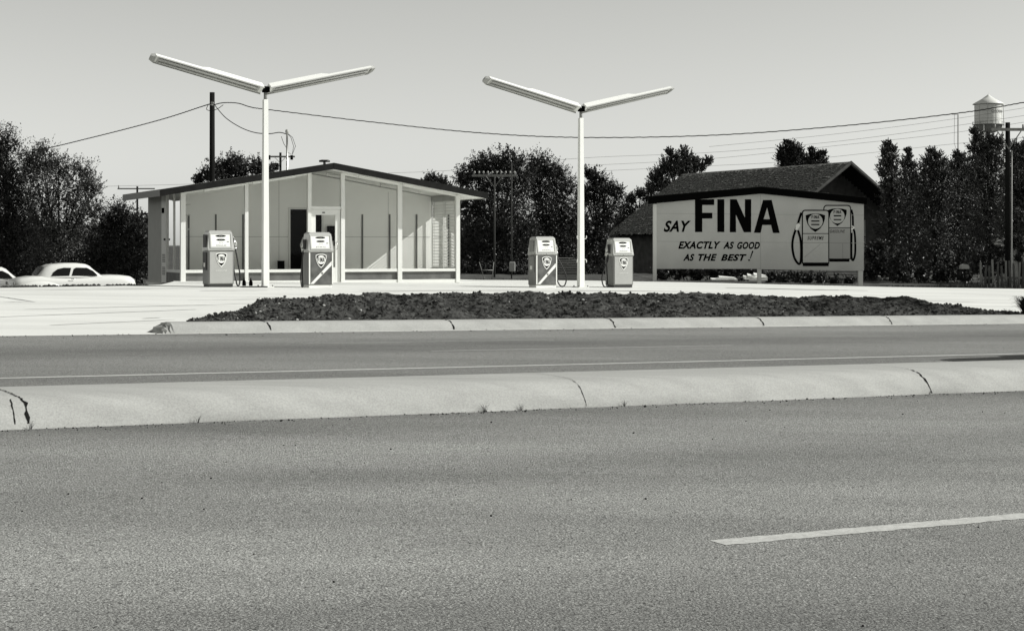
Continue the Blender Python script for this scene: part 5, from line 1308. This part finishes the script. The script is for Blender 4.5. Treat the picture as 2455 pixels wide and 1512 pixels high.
# fence and house fragments at the right edge
fx = thing('picket_fence', 'weathered leaning picket fence behind the tall grass at the right edge', 'fence', (16.2, 58.5, zg(16.2, 58.5)))
rr = random.Random(9)
for i in range(16):
    x = i * .145; hh = rr.uniform(.75, 1.0); ln = rr.uniform(-.05, .05)
    mb = MB(); mb.hexa([(x, 0, 0), (x + .07, 0, 0), (x + .07, .02, 0), (x, .02, 0), (x + ln, 0, hh), (x + .07 + ln, 0, hh), (x + .07 + ln, .02, hh), (x + ln, .02, hh)]); mb.build('picket', 'siding' if i % 3 else 'palewood', fx)
mb = MB(); mb.box(0, 2.4, .021, .06, .3, .37); mb.build('rail', 'palewood', fx)
q = P(2392, 600, 66)
sh = thing('white_shed', 'pale lapped board shed glimpsed through the trees at the right edge', 'shed', (q.x, 66.0, zg(q.x, 66)))
mb = MB()
for k in range(14): mb.hexa([(0, -.03, .1 * k), (2.6, -.03, .1 * k), (2.6, .02, .1 * k), (0, .02, .1 * k), (0, -.005, .1 * k + .1), (2.6, -.005, .1 * k + .1), (2.6, .02, .1 * k + .1), (0, .02, .1 * k + .1)])
mb.build('wall', 'paletrim', sh)
mb = MB(); mb.hexa([(-.1, -.2, 1.41), (2.7, -.2, 1.41), (2.7, 1.6, 1.9), (-.1, 1.6, 1.9), (-.1, -.2, 1.46), (2.7, -.2, 1.46), (2.7, 1.6, 1.95), (-.1, 1.6, 1.95)]); mb.build('roof', 'shingle', sh)
# mailbox
q = P(2312, 660, 60); mbx = thing('mailbox', 'small pale mailbox on a post in the shade of the right hand trees', 'mailbox', (q.x, 60, zg(q.x, 60)))
mb = MB(); mb.box(-.03, .03, -.03, .03, 0, .62); mb.build('post', 'wood', mbx)
mb = MB(); mb.prism([(-.13, .621), (.13, .621), (.13, .72), (.09, .77), (0, .79), (-.09, .77), (-.13, .72)], -.12, .25); mb.build('box', 'softgrey', mbx)
# stacked boards beyond the third pump
q = P(1362, 664, 60); st = thing('lumber_stack', 'rough stack of weathered boards between the third pump and the light pole', 'lumber stack', (q.x, 60.5, zg(q.x, 60.5)))
rr = random.Random(13)
for k in range(9):
    mb = MB(); x0 = -.62 + rr.uniform(-.05, .05); mb.hexa([(x0, 0, .085 * k), (x0 + 1.15, -.03, .085 * k), (x0 + 1.15, .5, .085 * k), (x0, .5, .085 * k), (x0, 0, .085 * k + .06), (x0 + 1.15, -.03, .085 * k + .06 + rr.uniform(-.01, .01)), (x0 + 1.15, .5, .085 * k + .06), (x0, .5, .085 * k + .06)]); mb.build('board', 'midgrey' if k % 2 else 'palewood', st)
mb = MB(); mb.box(-.5, .2, -.05, .4, .78, .80); mb.build('cover_sheet', 'paletrim', st)
# rubble, planks beneath the board
for i, (x0, x1, y, lb, tw) in enumerate(((1706, 1768, 672.5, 'long pale plank lying under the left half of the billboard', .02), (1785, 1812, 670.5, 'folded pale sheet beside the middle billboard post, left side', .06), (1795, 1840, 672.5, 'crumpled pale board leaning at the middle billboard post', .10))):
    a = P(x0, y, 59.6); b = P(x1, y, 59.6); L_ = (b - a).length
    mb = MB(); mb.hexa([(0, 0, 0), (L_, .05, 0), (L_, .5, tw), (0, .5, tw), (0, 0, .05), (L_, .05, .03 + tw), (L_, .5, .04 + tw), (0, .5, .06 + tw * 1.5)]); mb.hexa([(L_ * .3, .1, .07 + tw), (L_ * .95, .0, .05 + tw), (L_ * .9, .3, .06 + tw), (L_ * .3, .3, .09 + tw), (L_ * .3, .1, .10 + tw), (L_ * .95, .0, .07 + tw), (L_ * .9, .3, .10 + tw), (L_ * .3, .3, .14 + tw * 1.4)])
    o = mb.build('scrap_board', 'white'); o.location = (a.x, a.y, a.z); tag(o, lb, 'board', 'scrap boards under the billboard')
# dark ladder-like frame right of the station
q = P(1158, 668, 58); fr = thing('sawhorse', 'rickety pale sawhorse standing in the shade right of the station', 'sawhorse', (q.x, 58, zg(q.x, 58)))
for (x0, x1) in ((-.14, .05), (.36, .30)):
    mb = MB(); mb.tube([(x1, 0, 0), (x0, .05, .62)], .018, 6); mb.build('leg', 'palewood', fr)
mb = MB(); mb.tube([(-.05, .02, .34), (.33, .02, .34)], .015, 6); mb.build('crossbar', 'paletrim', fr)
print('leaves', NL, 'objects', len(bpy.data.objects))
